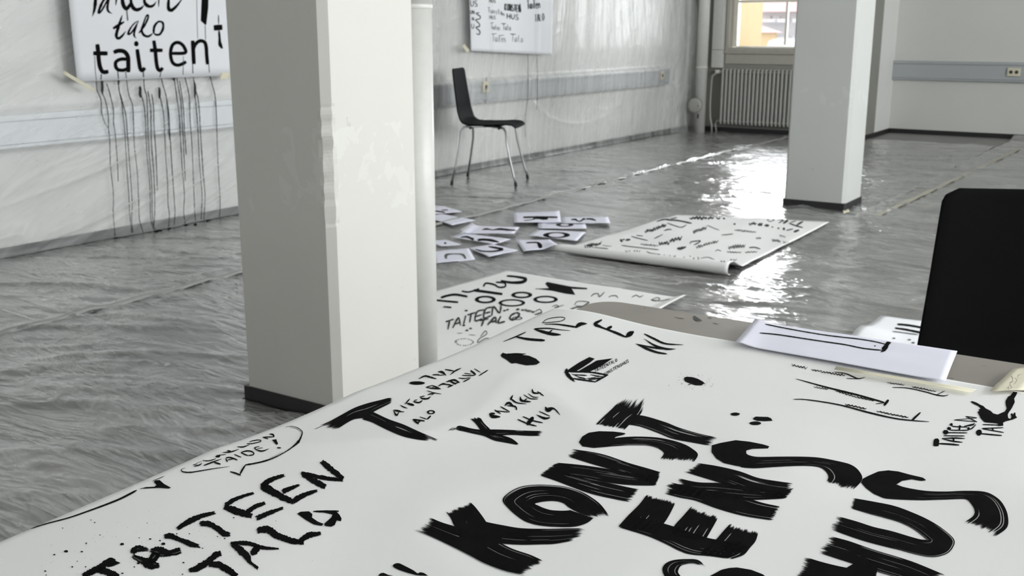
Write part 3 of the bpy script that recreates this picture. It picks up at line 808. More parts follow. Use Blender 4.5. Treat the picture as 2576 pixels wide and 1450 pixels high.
# ------------------------------------------------------------------ posters on the film-covered wall
PX = LX+0.092
poster1 = quad_sheet('wall_poster', 'large white poster lettered taiten with ink dripping off its lower edge', 'poster',
    [(PX, 3.49, .880), (PX, 4.60, .877), (PX, 4.60, 2.25), (PX, 3.475, 2.25)], 24, M_paperw, wave=0.006, seed=4, ax=0)
K = Ink(poster1, 0.0012, 5).frame(140, 0, 5.576)
for p, w in (([(582, 620), (595, 720), (605, 850), (625, 950), (665, 1010), (740, 1005)], 60), ([(525, 748), (728, 750)], 62)): K.pen(p, w, .85, .03)
K.done('ink_letter', 'first bold t')
for p, w in (([(812, 735), (880, 712), (960, 725), (1010, 790), (1018, 900), (1018, 1015)], 60), ([(1010, 832), (920, 830), (850, 862), (838, 920), (870, 975), (950, 985), (1020, 955)], 50)): K.pen(p, w, .85, .03)
K.done('ink_letter', 'bold a')
K.dot(1130, 615, 32, 38, .05); K.pen([(1142, 690), (1165, 850), (1185, 960), (1215, 990), (1250, 950)], 55, .85, .03)
K.done('ink_letter', 'bold i')['kind'] = 'stuff'
for p, w in (([(1375, 568), (1395, 700), (1410, 860), (1430, 960), (1465, 990), (1500, 950)], 52), ([(1320, 706), (1500, 706)], 54)): K.pen(p, w, .85, .03)
K.done('ink_letter', 'second bold t')
K.pen([(1620, 750), (1812, 742), (1805, 670), (1760, 615), (1700, 596), (1640, 630), (1612, 720), (1618, 820), (1650, 890), (1710, 915), (1780, 895), (1830, 865)], 48, .85, .03)
K.done('ink_letter', 'bold e')
for p, w in (([(1920, 568), (1928, 700), (1938, 900)], 55), ([(1932, 690), (1960, 620), (2020, 575), (2085, 590), (2110, 660), (2118, 780), (2130, 905)], 50)): K.pen(p, w, .9, .03)
K.done('ink_letter', 'bold n')
for p, w in (([(930, 215), (895, 330), (860, 440), (850, 510), (880, 540), (930, 505), (980, 440)], [18, 36, 42, 40, 40, 34, 14]), ([(805, 400), (960, 305)], [46, 30]),
             ([(1162, 290), (1100, 330), (1040, 410), (1015, 480), (1060, 460), (1120, 370), (1160, 300)], [12, 18, 26, 30, 24, 22, 12]), ([(1140, 350), (1105, 440), (1100, 500), (1130, 540)], [20, 28, 26, 8]),
             ([(1165, 465), (1240, 370), (1295, 250), (1290, 210), (1262, 240), (1225, 350), (1205, 430), (1240, 495), (1300, 510), (1360, 470)], [24, 26, 28, 26, 22, 26, 34, 36, 36, 18]),
             ([(1370, 470), (1385, 370), (1440, 305), (1500, 320), (1505, 400), (1460, 480), (1400, 485), (1372, 450)], [34, 34, 28, 30, 34, 34, 30, 20])): K.pen(p, w, .6, .12)
K.done('ink_word', 'slanted brush script reading talo')
for p, w in (([(560, -330), (562, -120), (548, 100), (512, 238)], [50, 50, 45, 6]), ([(420, -330), (700, -350)], 50), ([(720, -60), (650, 40), (600, 175), (650, 140), (740, -30)], [26, 36, 34, 26, 22]), ([(745, -40), (725, 110), (745, 165), (792, 190)], [34, 34, 28, 8]),
             ([(855, -60), (842, 75)], [36, 12]), ([(930, -150), (940, 40), (985, 120), (1040, 70), (1060, 0)], [40, 56, 58, 40, 16]), ([(1050, -60), (1065, 70), (1120, 135), (1190, 120), (1240, 70)], [30, 50, 52, 36, 10]),
             ([(1240, -60), (1250, 40), (1310, 90), (1370, 75), (1410, 20)], [30, 46, 44, 32, 10]), ([(1448, -80), (1443, 100)], [30, 8]), ([(1590, -80), (1580, 100), (1615, 145), (1690, 90), (1790, -40)], [34, 46, 48, 34, 12])): K.pen(p, w, .6, .12)
K.done('ink_word', 'top brush word cut by the upper edge of the picture')
K.poly([(2058, -330), (2150, -330), (2140, 100), (2112, 345), (2092, 345), (2034, 292)], 8)
K.pen([(2215, 392), (2338, 382)], 78, .9, .05)
K.pen([(2282, 210), (2285, 340)], 14); K.pen([(2290, 430), (2298, 540), (2305, 620), (2335, 680)], [30, 32, 50, 40], .6, .1)
K.done('ink_word', 'tall black bar and small t at the right edge')
for p, w in (([(1975, -100), (1982, 250), (1990, 545)], 7), ([(2095, 345), (2102, 560)], 9), ([(995, 140), (1010, 292)], 20), ([(545, 790), (556, 1000), (572, 1130)], 9), ([(640, 1040), (632, 1135)], 16),
             ([(868, 980), (880, 1110)], 16), ([(978, 1010), (992, 1100)], 13), ([(1226, 1000), (1232, 1085)], 18), ([(1475, 1000), (1462, 1085)], 13), ([(1790, 790), (1785, 1050)], 9), ([(1920, 900), (1924, 1030)], 13), ([(2145, 900), (2156, 1020)], 11)):
    K.pen(p, w, .9, .1)
K.done('ink_run', 'thin grey runs of ink', M_inkg)
def tape(name, label, px, ax, val, parent=None, seed=1, mat=None, torn=True):
    c = [np.array(hit(x, y, ax, val)) for x, y in px]
    n, m = 12, 4; U, V = np.meshgrid(np.linspace(0, 1, n+1), np.linspace(0, 1, m+1), indexing='ij')
    if torn:
        e = 0.05*(vn(V*5, V*0, seed)-.5); U = np.where(U > .99, U+e, np.where(U < .01, U-e, U))
    Pn = (c[0][None, None]*((1-U)*(1-V))[..., None]+c[1][None, None]*(U*(1-V))[..., None]+c[2][None, None]*(U*V)[..., None]+c[3][None, None]*((1-U)*V)[..., None])
    Pn[..., ax] += 0.0015*vn(U*4, V*2, seed)
    o = grid_mesh(name, Pn[..., 0], Pn[..., 1], Pn[..., 2], mat or M_tape, parent); solid(o, 0.0003)
    if label: tag(o, label, 'tape')
    return o
tape('masking_tape', 'strip of masking tape at the lower left corner of the taiten poster', [(156, 185), (160, 177), (238, 224), (236, 232)], 0, PX+0.009, seed=3)
tape('masking_tape', 'scrap of masking tape under the right corner of the taiten poster', [(552, 200), (556, 184), (578, 181), (576, 198)], 0, PX+0.009, seed=5)

# drips from the poster down the film, each one a run of its own
K = Ink(wall_film, 0.0012, 9).frame(0, 0, 2.072)
DR = [[(500, 410), (505, 470), (525, 520), (530, 590), (545, 640), (568, 690), (575, 860), (590, 1010), (590, 1120), (600, 1235)],
 [(525, 400), (530, 470), (550, 530), (563, 600), (566, 700)],
 [(555, 435), (572, 490), (590, 570), (591, 640), (600, 700), (612, 860), (615, 948)],
 [(615, 400), (620, 470), (635, 540), (640, 600), (650, 690), (660, 860), (672, 1040), (676, 1120), (686, 1215)],
 [(622, 480), (640, 540), (655, 600), (663, 690), (675, 860), (688, 1050), (686, 1140), (692, 1215)],
 [(655, 390), (670, 490), (690, 550), (695, 640), (700, 760), (715, 900), (722, 1040), (726, 1140), (745, 1212)],
 [(722, 455), (740, 510), (752, 560), (758, 640), (765, 800), (780, 960), (783, 1100), (788, 1160), (805, 1205)],
 [(748, 385), (752, 460), (765, 510), (768, 620), (777, 800), (790, 960), (793, 1100), (800, 1180), (828, 1205)],
 [(770, 475), (784, 560), (786, 640), (790, 760), (803, 940), (806, 1100), (800, 1190)],
 [(790, 490), (800, 560), (802, 650), (812, 800), (820, 992)],
 [(825, 455), (835, 510), (848, 570), (855, 640), (862, 800), (872, 940), (875, 1060), (882, 1120), (878, 1190)],
 [(838, 385), (845, 430), (865, 500), (873, 570), (877, 640), (882, 728)],
 [(870, 520), (880, 600), (885, 700), (895, 860), (905, 1010), (911, 1100), (908, 1175)],
 [(905, 395), (920, 500), (933, 600), (939, 700), (948, 860), (960, 1010), (957, 1100), (965, 1172)],
 [(920, 400), (940, 520), (948, 620), (955, 740), (965, 945)],
 [(935, 420), (955, 560), (961, 680), (970, 810)],
 [(955, 370), (962, 400), (985, 500), (990, 620), (1000, 760), (1010, 1000), (1014, 1100), (1020, 1168)],
 [(1005, 380), (1012, 450), (1020, 540), (1030, 660), (1040, 860), (1052, 1010), (1048, 1145)],
 [(1020, 470), (1035, 540), (1045, 700), (1058, 900), (1068, 1020), (1062, 1145)],
 [(1090, 380), (1105, 440), (1120, 500), (1128, 620), (1132, 760), (1140, 930), (1147, 1060), (1143, 1138)]]
blob = {1: (532, 455, 8, 40), 6: (730, 480, 8, 32), 10: (830, 485, 7, 30), 13: (906, 405, 9, 18), 17: (1016, 470, 7, 45), 3: (617, 425, 6, 20)}
for i, d in enumerate(DR):
    K.pen(d, [3.8+(1.2 if k < 4 else 0) for k in range(len(d))], .8, .25)
    if i in blob: K.dot(*blob[i])
    K.done('ink_drip', None, M_inkd)
K = Ink(wall_film2, 0.0012, 19).frame(1000, 0, 2.9)
for d in ([(950, 395), (952, 600), (948, 720), (932, 850), (930, 1000)], [(1014, 395), (1020, 560), (1020, 720), (1016, 800)], [(648, 560), (642, 755)]):
    K.pen(d, 4, .8, .3); K.done('ink_drip', None, M_inkg)

# poster 2: four overlapping sheets
PX2 = LX+0.105
G4 = 'lettered sheets taped side by side on the left wall'
ys4 = [7.06, 7.39, 8.10, 8.24, 8.375]; zb = [.983, .975, .945, .937, .928]
poster2 = quad_sheet('wall_poster', 'white poster covered in small lettering sketches, taped above the chair', 'poster',
    [(PX2, 7.085, .983), (PX2, 8.35, .926), (PX2, 8.375, 2.1), (PX2, 7.045, 2.1)], 40, M_paperw, wave=0.004, seed=14, ax=0,
    lift=lambda U, V: 0.012*(np.exp(-((U-.255)/.012)**2)+.8*np.exp(-((U-.80)/.012)**2)+.6*np.exp(-((U-.89)/.01)**2)))
K = Ink(poster2, 0.0015, 15).frame(1140, 0, 9.667)
K.word('HUS', (330, 150), (85, 5), (-5, -150), 20, 1.1); K.word('HUS', (345, -60), (85, 5), (-5, -150), 20, 1.1)
K.word('KON', (355, 340), (52, 0), (0, -85), 16, 1.1); K.word('TEN', (345, 500), (52, 0), (0, -80), 16, 1.1); K.word('HU', (355, 690), (75, 5), (-2, -120), 18, 1.15)
K.pen([(630, 310), (555, 318), (580, 350), (655, 395), (640, 460), (545, 478), (560, 510), (630, 575), (635, 640), (550, 662), (580, 700), (645, 760), (630, 840), (560, 815)], 26, .7, .15)
K.done('ink_lettering', 'dark block letters with a long chain of s strokes', M_inkd)
K.word('Tunste', (845, 310), (58, 8), (-8, -130), 13, 1.05); K.word('ns', (1170, 370), (45, 12), (-5, -110), 14, 1.0); K.word('HUS', (880, 460), (48, 4), (0, -90), 14, 1.15); K.word('HUS', (880, 60), (48, 4), (0, -90), 16, 1.15)
K.word('Taiten', (920, 715), (40, 5), (0, -130), 10, .98); K.word('Talo', (1210, 730), (50, 2), (-5, -140), 12, 1.0)
K.word('Taiten', (950, 1010), (62, 5), (0, -175), 10, 1.0); K.word('Talo', (1415, 1015), (70, 5), (5, -175), 11, 1.05)
K.pen([(900, 565), (985, 548)], 14); K.pen([(1165, 575), (1280, 575)], 20); K.pen([(930, 830), (1050, 818)], 18); K.pen([(1095, 870), (1235, 855)], 14); K.pen([(1385, 828), (1520, 835)], 22)
K.done('ink_lettering', 'pale slanted handwriting in rows', M_inkg)
K.word('KONSTEN', (1255, 250), (50, 6), (0, -165), 26, 1.12); K.word('S', (1600, 290), (55, 8), (0, -200), 24); K.word('HUS', (1310, 455), (88, 10), (0, -130), 22, 1.15)
K.word('TaiTen', (1800, 220), (60, -4), (-8, -200), 24, 1.0); K.word('TALO', (1985, 530), (50, -8), (-2, -170), 20, 1.2)
K.done('ink_lettering', 'bold dark capitals', M_inkd)
tape('masking_tape', 'small tape scrap at the lower left corner of the sketch-covered poster', [(1162, 116), (1168, 110), (1182, 128), (1176, 134)], 0, PX2+0.008, seed=8)

# ------------------------------------------------------------------ papers on the floor
FZ = 0.012
def at0(px, py, z=FZ): return tuple(hit(px, py, 2, z))
# big sketch sheet with a rolled front edge
a, b, c, d = at0(1395, 634, .012), at0(1830, 694, .012), at0(2087, 560), at0(1702, 540)
a, b, c, d = [np.array(q) for q in (a, b, c, d)]
n, m = 44, 56; U = np.linspace(0, 1, n+1); Vv = np.linspace(0, 1, m+1)
R_ = 0.024; X = np.zeros((n+1, m+1)); Y = X.copy(); Z = X.copy()
for i, u in enumerate(U):
    f = a*(1-u)+b*u; g = d*(1-u)+c*u; dirv = (g-f); L = np.linalg.norm(dirv); dirv = dirv/L
    r = R_*(0.75+0.5*u)
    for j, v in enumerate(Vv):
        k = 18
        if j <= k:                                          # the roll: from tucked under, round the front, onto the top
            th = math.pi*(1.08-1.08*j/k) ; 
            off = r-r*math.sin(th+0.0)*1.0; zz = r-r*math.cos(math.pi-th) if False else r+r*math.cos(th)
            off = r - r*math.sin(th)
            p = f+dirv*off; X[i, j], Y[i, j], Z[i, j] = p[0], p[1], .010+zz
        else:
            t = (j-k)/(m-k); dist = r+(L-r)*t
            p = f+dirv*dist
            zz = 2*r*(1-sstep(0, .12, t)); X[i, j], Y[i, j] = p[0], p[1]
            Z[i, j] = .010+zz+0.006*vn(u*5, t*5, 61)+0.006*ridge(u*2+t, t*4-u, 62, 4)
big1 = grid_mesh('sketch_sheet', X, Y, Z, M_paper); solid(big1, .0005)
tag(big1, 'large sheet of faint lettering sketches with a rolled front edge, left of the far pillar', 'paper sheet')
K = Ink(big1, 0.0012, 21).frame(1380, 530, 6.44)
for p, w in (([(1750, 182), (1850, 150), (1960, 140), (2080, 118)], 20), ([(1900, 152), (2100, 165), (2320, 210)], 24), ([(1920, 205), (2050, 250), (2150, 275), (2235, 235)], 14), ([(1162, 468), (1195, 512)], 34), ([(1195, 475), (1235, 470)], 24), ([(1250, 482), (1325, 472)], 36),
             ([(1340, 420), (1450, 452), (1610, 490)], 14), ([(1420, 405), (1530, 415)], 13), ([(1870, 330), (1930, 310), (1995, 310)], 18), ([(1850, 390), (1800, 415), (1710, 458)], 14), ([(2292, 545), (2300, 515), (2370, 500), (2460, 495), (2400, 540), (2350, 560)], 18)): K.pen(p, w)
K.scrib((1560, 345), (1740, 300), 44, 14, 6); K.scrib((1750, 285), (1900, 240), 44, 14, 5); K.scrib((1790, 530), (1960, 530), 44, 16, 4); K.scrib((1960, 490), (2150, 450), 44, 18, 4)
K.scrib((2080, 615), (2220, 600), 36, 18, 4); K.scrib((585, 590), (850, 535), 46, 13, 8)
K.frame(1700, 530, 6.44)
K.scrib((320, 68), (860, 50), 34, 20, 9); K.scrib((220, 128), (620, 120), 34, 22, 7); K.scrib((650, 130), (920, 95), 34, 18, 3); K.dot(980, 98, 30, 18)
for p, w in (([(1480, 155), (1530, 130), (1595, 152), (1530, 180), (1480, 160)], 12), ([(1645, 148), (1745, 158), (1665, 205)], 18), ([(1740, 212), (1830, 150)], 34), ([(1850, 200), (1950, 168)], 14), ([(1835, 208), (1950, 250), (2060, 280)], 20), ([(1955, 242), (2062, 178)], 26), ([(1745, 280), (1760, 320)], 40), ([(1790, 325), (1900, 300)], 18), ([(1910, 350), (2000, 318)], 34)): K.pen(p, w)
K.scrib((1185, 222), (1300, 215), 30, 26, 3); K.scrib((1330, 235), (1400, 225), 30, 24, 2); K.dot(1475, 245, 40, 20); K.dot(1565, 270, 16, 10); K.dot(1662, 290, 18, 12); K.dot(952, 222, 18, 14)
K.done('ink_lettering', 'darker lettering along the back edge', M_inkd)
K.frame(1380, 530, 6.44)
K.pen([(700, 600), (820, 608), (965, 622)], 18); K.pen([(870, 565), (960, 580), (1020, 578)], 10); K.scrib((1490, 548), (1780, 575), 16, 14, 7); K.pen([(1180, 568), (1400, 595), (1600, 618), (1790, 640)], 14)
K.scrib((1240, 662), (1480, 662), 18, 14, 6); K.pen([(1590, 665), (1640, 690), (1810, 715)], 14); K.scrib((1860, 715), (2060, 742), 20, 14, 5); K.scrib((2130, 742), (2450, 780), 26, 13, 8)
K.frame(1700, 530, 6.44)
K.scrib((280, 352), (500, 275), 40, 14, 7); K.pen([(510, 240), (600, 280), (705, 322)], 11); K.scrib((950, 318), (1300, 352), 24, 12, 9); K.pen([(740, 400), (850, 390), (930, 382)], 16); K.scrib((330, 592), (680, 500), 38, 12, 9)
K.scrib((850, 605), (1120, 570), 44, 14, 7); K.pen([(1185, 605), (1280, 600), (1370, 625)], 22); K.scrib((1560, 480), (1700, 500), 34, 10, 5); K.scrib((1740, 515), (1890, 545), 36, 9, 5); K.scrib((830, 670), (1060, 682), 18, 13, 5)
K.scrib((1120, 680), (1320, 670), 14, 12, 4); K.pen([(225, 745), (370, 765)], 24); K.pen([(400, 780), (520, 760), (630, 800)], 10); K.scrib((720, 825), (980, 800), 22, 12, 6); K.scrib((1680, 405), (1780, 430), 22, 9, 3); K.pen([(640, 670), (670, 640), (740, 660)], 12)
K.scrib((1295, 445), (1380, 450), 26, 10, 3)
K.done('ink_lettering', 'faint grey handwriting', M_inkg)

# second big sheet, half hidden by the table
sheet2 = quad_sheet('sketch_sheet', 'large sheet on the floor with bold round letters, tucked behind the table corner', 'paper sheet',
    [(-2.86, 2.75, .011), (-1.80, 2.75, .011), at0(1726, 755), at0(1273, 685)], 50, M_paper, wave=0.007, seed=71, m=50,
    lift=lambda U, V: 0.018*sstep(.93, 1, U)*sstep(.6, 1, V))
K = Ink(sheet2, 0.0012, 22).frame(1100, 680, 3.22)
for p, w in (([(245, 216), (150, 200), (85, 208), (30, 225)], 18), ([(-60, 240), (60, 252), (170, 262)], 15), ([(70, 300), (115, 305)], 13), ([(200, 172), (260, 178), (340, 152)], 13), ([(295, 165), (400, 178), (528, 196)], 20), ([(375, 135), (395, 108), (460, 118), (500, 140), (550, 135), (545, 105), (475, 100)], 14),
             ([(515, 88), (600, 102), (690, 98), (716, 72), (640, 55), (565, 48)], [16, 20, 26, 22, 16, 14])): K.pen(p, w, .85, .06)
K.poly([(790, 152), (905, 148), (875, 110), (892, 97), (1080, 135), (1217, 146), (1212, 158), (1090, 152), (1118, 202), (1040, 192), (930, 168)], 3)
K.ring(390, 240, 85, 31, 30, 14); K.ring(605, 267, 108, 30, 26, 11); K.ring(685, 203, 85, 27, 30, 13); K.ring(878, 239, 99, 30, 28, 12)
K.done('ink_lettering', 'bold rounded black letters')
K.word('TAITEEN', (52, 494), (78, -25), (16, -72), 13, .92); K.word('TALO', (322, 466), (84, -18), (22, -56), 15, 1.02)
K.ring(648, 392, 42, 14, 9, 6)
for x, y in ((235, 330), (545, 330), (570, 322), (655, 318), (240, 490), (270, 475), (60, 300), (650, 322), (215, 450), (690, 325)): K.dot(x, y, 12, 7)
K.done('ink_lettering', 'thin spiky capitals', M_inkd)
for p, w in (([(1245, 215), (1270, 195), (1305, 193), (1312, 218), (1355, 180)], 8), ([(1388, 222), (1410, 210), (1450, 210), (1465, 228)], 7), ([(1735, 240), (1780, 225), (1805, 235), (1770, 252), (1735, 242), (1810, 250), (1885, 236)], 6), ([(930, 298), (965, 285), (985, 300), (950, 305), (1025, 285)], 6), ([(1060, 328), (1120, 305), (1175, 298), (1230, 262)], 12), ([(1110, 285), (1140, 255), (1230, 262), (1180, 292), (1120, 290)], 6),
             ([(770, 350), (830, 320), (845, 350), (790, 362), (850, 340)], 7), ([(750, 425), (810, 400), (830, 425), (780, 432), (840, 425)], 6), ([(350, 540), (390, 495), (400, 520), (340, 560), (330, 590), (400, 555), (465, 575)], 7), ([(1575, 222), (1610, 205), (1640, 218), (1670, 208)], 7)): K.pen(p, w)
K.dot(740, 332, 22, 9); K.dot(715, 325, 14, 8); K.dot(775, 340, 16, 8)
for k in range(22):
    q = 2*math.pi*k/22; K.dot(215+70*math.cos(q)+K.rng.random()*10, 585+28*math.sin(q), 4+3*K.rng.random(), 3)
K.pen([(160, 515), (205, 512)], 4); K.pen([(255, 525), (310, 530)], 4); K.pen([(580, 525), (575, 505)], 4); K.pen([(140, 578), (165, 582)], 5)
K.done('ink_lettering', 'loose thin squiggles and spots', M_inkg)

# third sheet, glimpsed beside the black chair
sheet3 = quad_sheet('sketch_sheet', 'white sheet with three dark bars on the floor, left of the cropped black chair', 'paper sheet',
    [(-1.03, 3.55, .012), (-0.2, 3.35, .012), (-0.32, 4.36, .012), at0(2216, 799)], 24, M_paperw, wave=0.006, seed=81,
    lift=lambda U, V: 0.02*np.exp(-((V-.62)/.10)**2)*(1-sstep(0, .25, U)))
K = Ink(sheet3, 0.0012, 24).frame(1800, 700, 3.2216)
for p, w in (([(1475, 376), (1560, 384), (1700, 408)], 16), ([(1455, 407), (1550, 421), (1700, 452)], [14, 16, 18])): K.pen(p, w, .8, .08)
K.done('ink_bar', 'thick black bars')
K.pen([(1432, 434), (1520, 445), (1640, 461)], 9); K.dot(1445, 490, 12, 6); K.dot(1572, 502, 14, 6); K.dot(1602, 526, 14, 7)
K.done('ink_bar', 'greyer third bar and specks', M_inkg)

# loose A4 sheets with single letters
GA = 'loose letter sheets scattered on the floor film'
A4 = [
 ('loose sheet tucked behind the pillar with only its pointed corner and a dark smudge showing', [(1040, 514), (1117, 520), (1163, 534), (1090, 540)], .014),
 ('blank-cornered loose sheet beside the pillar, below the pointed one', [(1060, 545), (1112, 540), (1196, 556), (1138, 568)], .016),
 ('letter sheet marked with a sideways K, farthest back in the scatter', [(1290, 536.6), (1407, 532), (1411.6, 560), (1293, 561.6)], .020),
 ('letter sheet marked with a sideways S, rightmost of the scatter', [(1413, 547), (1530, 546.4), (1535, 563.4), (1412.5, 562.5)], .021),
 ('letter sheet with a small oval and line, just below the K and S sheets', [(1353.6, 561), (1472, 563), (1476, 577), (1353.6, 576)], .012),
 ('letter sheet marked with a big ring O', [(1353.6, 579.5), (1474, 585), (1452, 607), (1328, 594)], .015),
 ('letter sheet with a thin wavy stroke and a shiny corner', [(1187.5, 569), (1307, 573), (1294, 589), (1157, 588)], .024),
 ('letter sheet with a thick ragged bar, partly under the wavy one', [(1133, 597), (1165, 588), (1287, 603), (1243, 617)], .017),
 ('letter sheet with a hooked stroke like a J', [(1178.6, 625), (1236, 616), (1305, 632), (1230, 648)], .015),
 ('letter sheet with an arch like an n, cut off by the pillar', [(1085, 634), (1178.6, 626), (1195.5, 655), (1095, 664)], .018),
 ('curled letter sheet with a thick angular T stroke, nearest the big rolled sheet', [(1298, 605), (1384, 603.6), (1403.6, 625), (1317, 633)], .016),
 ('visible strip of sheet with one dot, between bar sheet and arch sheet', [(1070, 608), (1118, 605), (1160, 617), (1110, 621)], .014),
]
A4o = []
for i, (lab, cs, z) in enumerate(A4):
    c3 = [tuple(hit(x, y, 2, z)) for x, y in cs]
    lf = None
    if i == 10: lf = lambda U, V: 0.020*sstep(.55, 1, U)*(V > -1)*sstep(.2, 1, V)*(1-sstep(.9, 1, U)*.3)
    if i == 6: lf = lambda U, V: 0.018*(1-sstep(0, .12, U))
    A4o.append(quad_sheet('letter_sheet', lab, 'paper sheet', c3, 10, M_lilac, GA, wave=0.004, seed=100+i, lift=lf))
def letter(i, fn, mat=None):
    K = Ink(A4o[i], 0.0012, 200+i).frame(1100, 500, 5.6); fn(K)
    if K.f: K.done('ink_letter', None, mat)
letter(0, lambda K: (K.pen([(-40, 175), (60, 190), (150, 205)], 20), K.pen([(60, 165), (150, 160)], 14)))
letter(2, lambda K: (K.pen([(1212, 266), (1450, 262), (1695, 265)], 24, .9, .08), K.pen([(1215, 312), (1330, 300), (1440, 270)], 10), K.poly([(1400, 272), (1560, 272), (1555, 300), (1490, 302), (1430, 290)], 4), K.pen([(1350, 282), (1440, 285)], 14)))
letter(3, lambda K: K.pen([(1885, 298), (1950, 296), (1975, 318), (2020, 318), (2060, 290), (2120, 288), (2180, 292), (2235, 312)], [22, 26, 14, 18, 26, 22, 26, 22]))
letter(4, lambda K: (K.ring(1795, 372, 125, 28, 66, 12), K.pen([(1530, 356), (1800, 352), (2050, 358)], 6)), M_inkd)
letter(5, lambda K: K.ring(1680, 516, 190, 42, 80, 14))
letter(6, lambda K: K.pen([(630, 440), (700, 430), (780, 442), (880, 432), (1000, 442), (1130, 452)], [14, 22, 12, 28, 24, 12]))
letter(7, lambda K: K.pen([(325, 548), (420, 542), (540, 585), (640, 580), (760, 590), (870, 618)], [14, 26, 34, 32, 36, 22]))
letter(8, lambda K: K.pen([(538, 715), (620, 740), (720, 748), (820, 742), (920, 718), (850, 700), (790, 690), (722, 678)], [14, 18, 18, 22, 30, 28, 24, 18]))
letter(9, lambda K: K.pen([(125, 850), (125, 800), (200, 782), (330, 785), (375, 805), (398, 850)], [50, 40, 16, 20, 34, 38]), M_inkg)
letter(10, lambda K: (K.pen([(1250, 625), (1340, 620), (1440, 622)], 20), K.pen([(1415, 622), (1445, 660), (1460, 700)], [50, 56, 60])))
letter(11, lambda K: K.dot(112, 630, 18, 12))
tape('masking_tape', 'curled bit of tape on the floor at the far pillar base', [(2119, 527), (2132, 523), (2138, 533), (2122, 537)], 2, .012, seed=12)
tape('masking_tape', 'shiny rolled tape end at the back-left corner of the wavy-stroke sheet', [(1158, 586), (1163, 590), (1190, 570), (1185, 568)], 2, .045, seed=13, mat=M_paperw)
# long strip of tape along a seam of the film
c0, c1_ = hit(2200, 548, 2, .01), hit(2566, 376, 2, .01)
bm = bmesh.new(); N = 40; pv = None
for k in range(N+1):
    p = c0+(c1_-c0)*(k/N); w = 0.022; q = (bm.verts.new((p.x-w, p.y, .0165+.003*math.sin(k*1.3))), bm.verts.new((p.x+w, p.y, .0165+.003*math.sin(k*1.7))))
    if pv: bm.faces.new((pv[0], pv[1], q[1], q[0]))
    pv = q
o = from_bm('seam_tape', bm, plain('clear_yellowed_tape', (0.36, 0.34, 0.27), 0.3)); tag(o, 'long faint tape strip joining two film strips right of the far pillar', 'tape'); solid(o, .0003)

# milky tape closing the seam of the two left-hand strips
bm = bmesh.new(); pv = None
for k in range(120):
    y = 0.7+k*(10.7/119); x = -3.775+0.012*math.sin(y*1.3)+0.004*math.sin(y*7); w = 0.017+0.004*math.sin(y*5)
    zz = 0.0175+0.004*math.sin(k*1.9)+0.006*(k % 7 == 0); q = (bm.verts.new((x-w, y, zz-.006)), bm.verts.new((x, y, zz+.005)), bm.verts.new((x+w, y, zz-.006)))
    if pv: bm.faces.new((pv[0], pv[1], q[1], q[0])); bm.faces.new((pv[1], pv[2], q[2], q[1]))
    pv = q
o = from_bm('seam_tape', bm, plain('milky_tape', (0.36, 0.36, 0.345), 0.22), None, True); tag(o, 'long milky tape ridge joining the film strips left of the near pillar', 'tape'); solid(o, .0003)

# ------------------------------------------------------------------ the table
TZ = 0.718
tb = empty('work_table', (-0.40, 0.59, 0)); tag(tb, 'beige board work table with rounded corners in the foreground', 'table')
def round_rect(x0, x1, y0, y1, r, n=10):
    out = []
    for cx_, cy_, a0 in ((x1-r, y1-r, 0), (x0+r, y1-r, 90), (x0+r, y0+r, 180), (x1-r, y0+r, 270)):
        for k in range(n+1):
            a = math.radians(a0+90*k/n); out.append((cx_+r*math.cos(a), cy_+r*math.sin(a)))
    return out
ox, oy = -0.40, 0.59
prof = round_rect(-.798-ox, .02-ox, -.31-oy, 1.492-oy, .045)
bm = bmesh.new(); e = 0.003; n = len(prof); rings = []
for z, ins in ((TZ-.028, e), (TZ-.025, 0), (TZ-e, 0), (TZ, e)):
    rings.append([bm.verts.new((x*(1-ins/.4), y*(1-ins/.9), z)) for x, y in prof])
for r0_, r1_ in zip(rings, rings[1:]):
    for k in range(n): bm.faces.new((r0_[k], r0_[(k+1) % n], r1_[(k+1) % n], r1_[k]))
bm.faces.new(rings[-1]); bm.faces.new(rings[0][::-1])
top = from_bm('tabletop', bm, M_top, tb)
for x in (-.36, .38):
    for y in (-.84, .86):
        bm = bmesh.new(); bx(bm, x-.02, x+.02, y-.02, y+.02, .008, TZ-.028, .003); lg = from_bm('leg', bm, M_chrome, tb)
        bm = bmesh.new(); bx(bm, x-.022, x+.022, y-.022, y+.022, .004, .014, .002); from_bm('foot_cap', bm, M_skirt, lg)
for x in (-.36, .38): box('side_rail', x-.012, x+.012, -.84, .86, TZ-.07, TZ-.03, M_chrome, tb, .002)
for y in (-.84, .86): box('end_rail', -.34, .36, y-.012, y+.012, TZ-.07, TZ-.03, M_chrome, tb, .002)
K = Ink(top, 0.0006, 31); K.bvh = BVHTree.FromPolygons([tb.location+v.co for v in top.data.vertices], [p.vertices[:] for p in top.data.polygons])
K.frame(1100, 680, 3.22)
K.poly([(2070, 380), (2085, 371), (2112, 390), (2148, 412), (2110, 418), (2080, 405)], 3); K.dot(1680, 310, 6, 3)
K.pen([(1920, 382), (1950, 390), (2000, 396)], 4); K.pen([(2190, 388), (2225, 392)], 4); K.pen([(2230, 430), (2280, 442)], 4)
K.frame(2100, 780, 5.412)
K.pen([(1545, 930), (1580, 935), (1620, 940)], 5); K.pen([(2005, 770), (2060, 768)], 3)
inv = Matrix.Translation(-tb.location)
used = K.f; o = K.done('ink_smudge', 'dried ink smudges', M_inkg)
o.parent = tb
for v in o.data.vertices: v.co = inv @ v.co

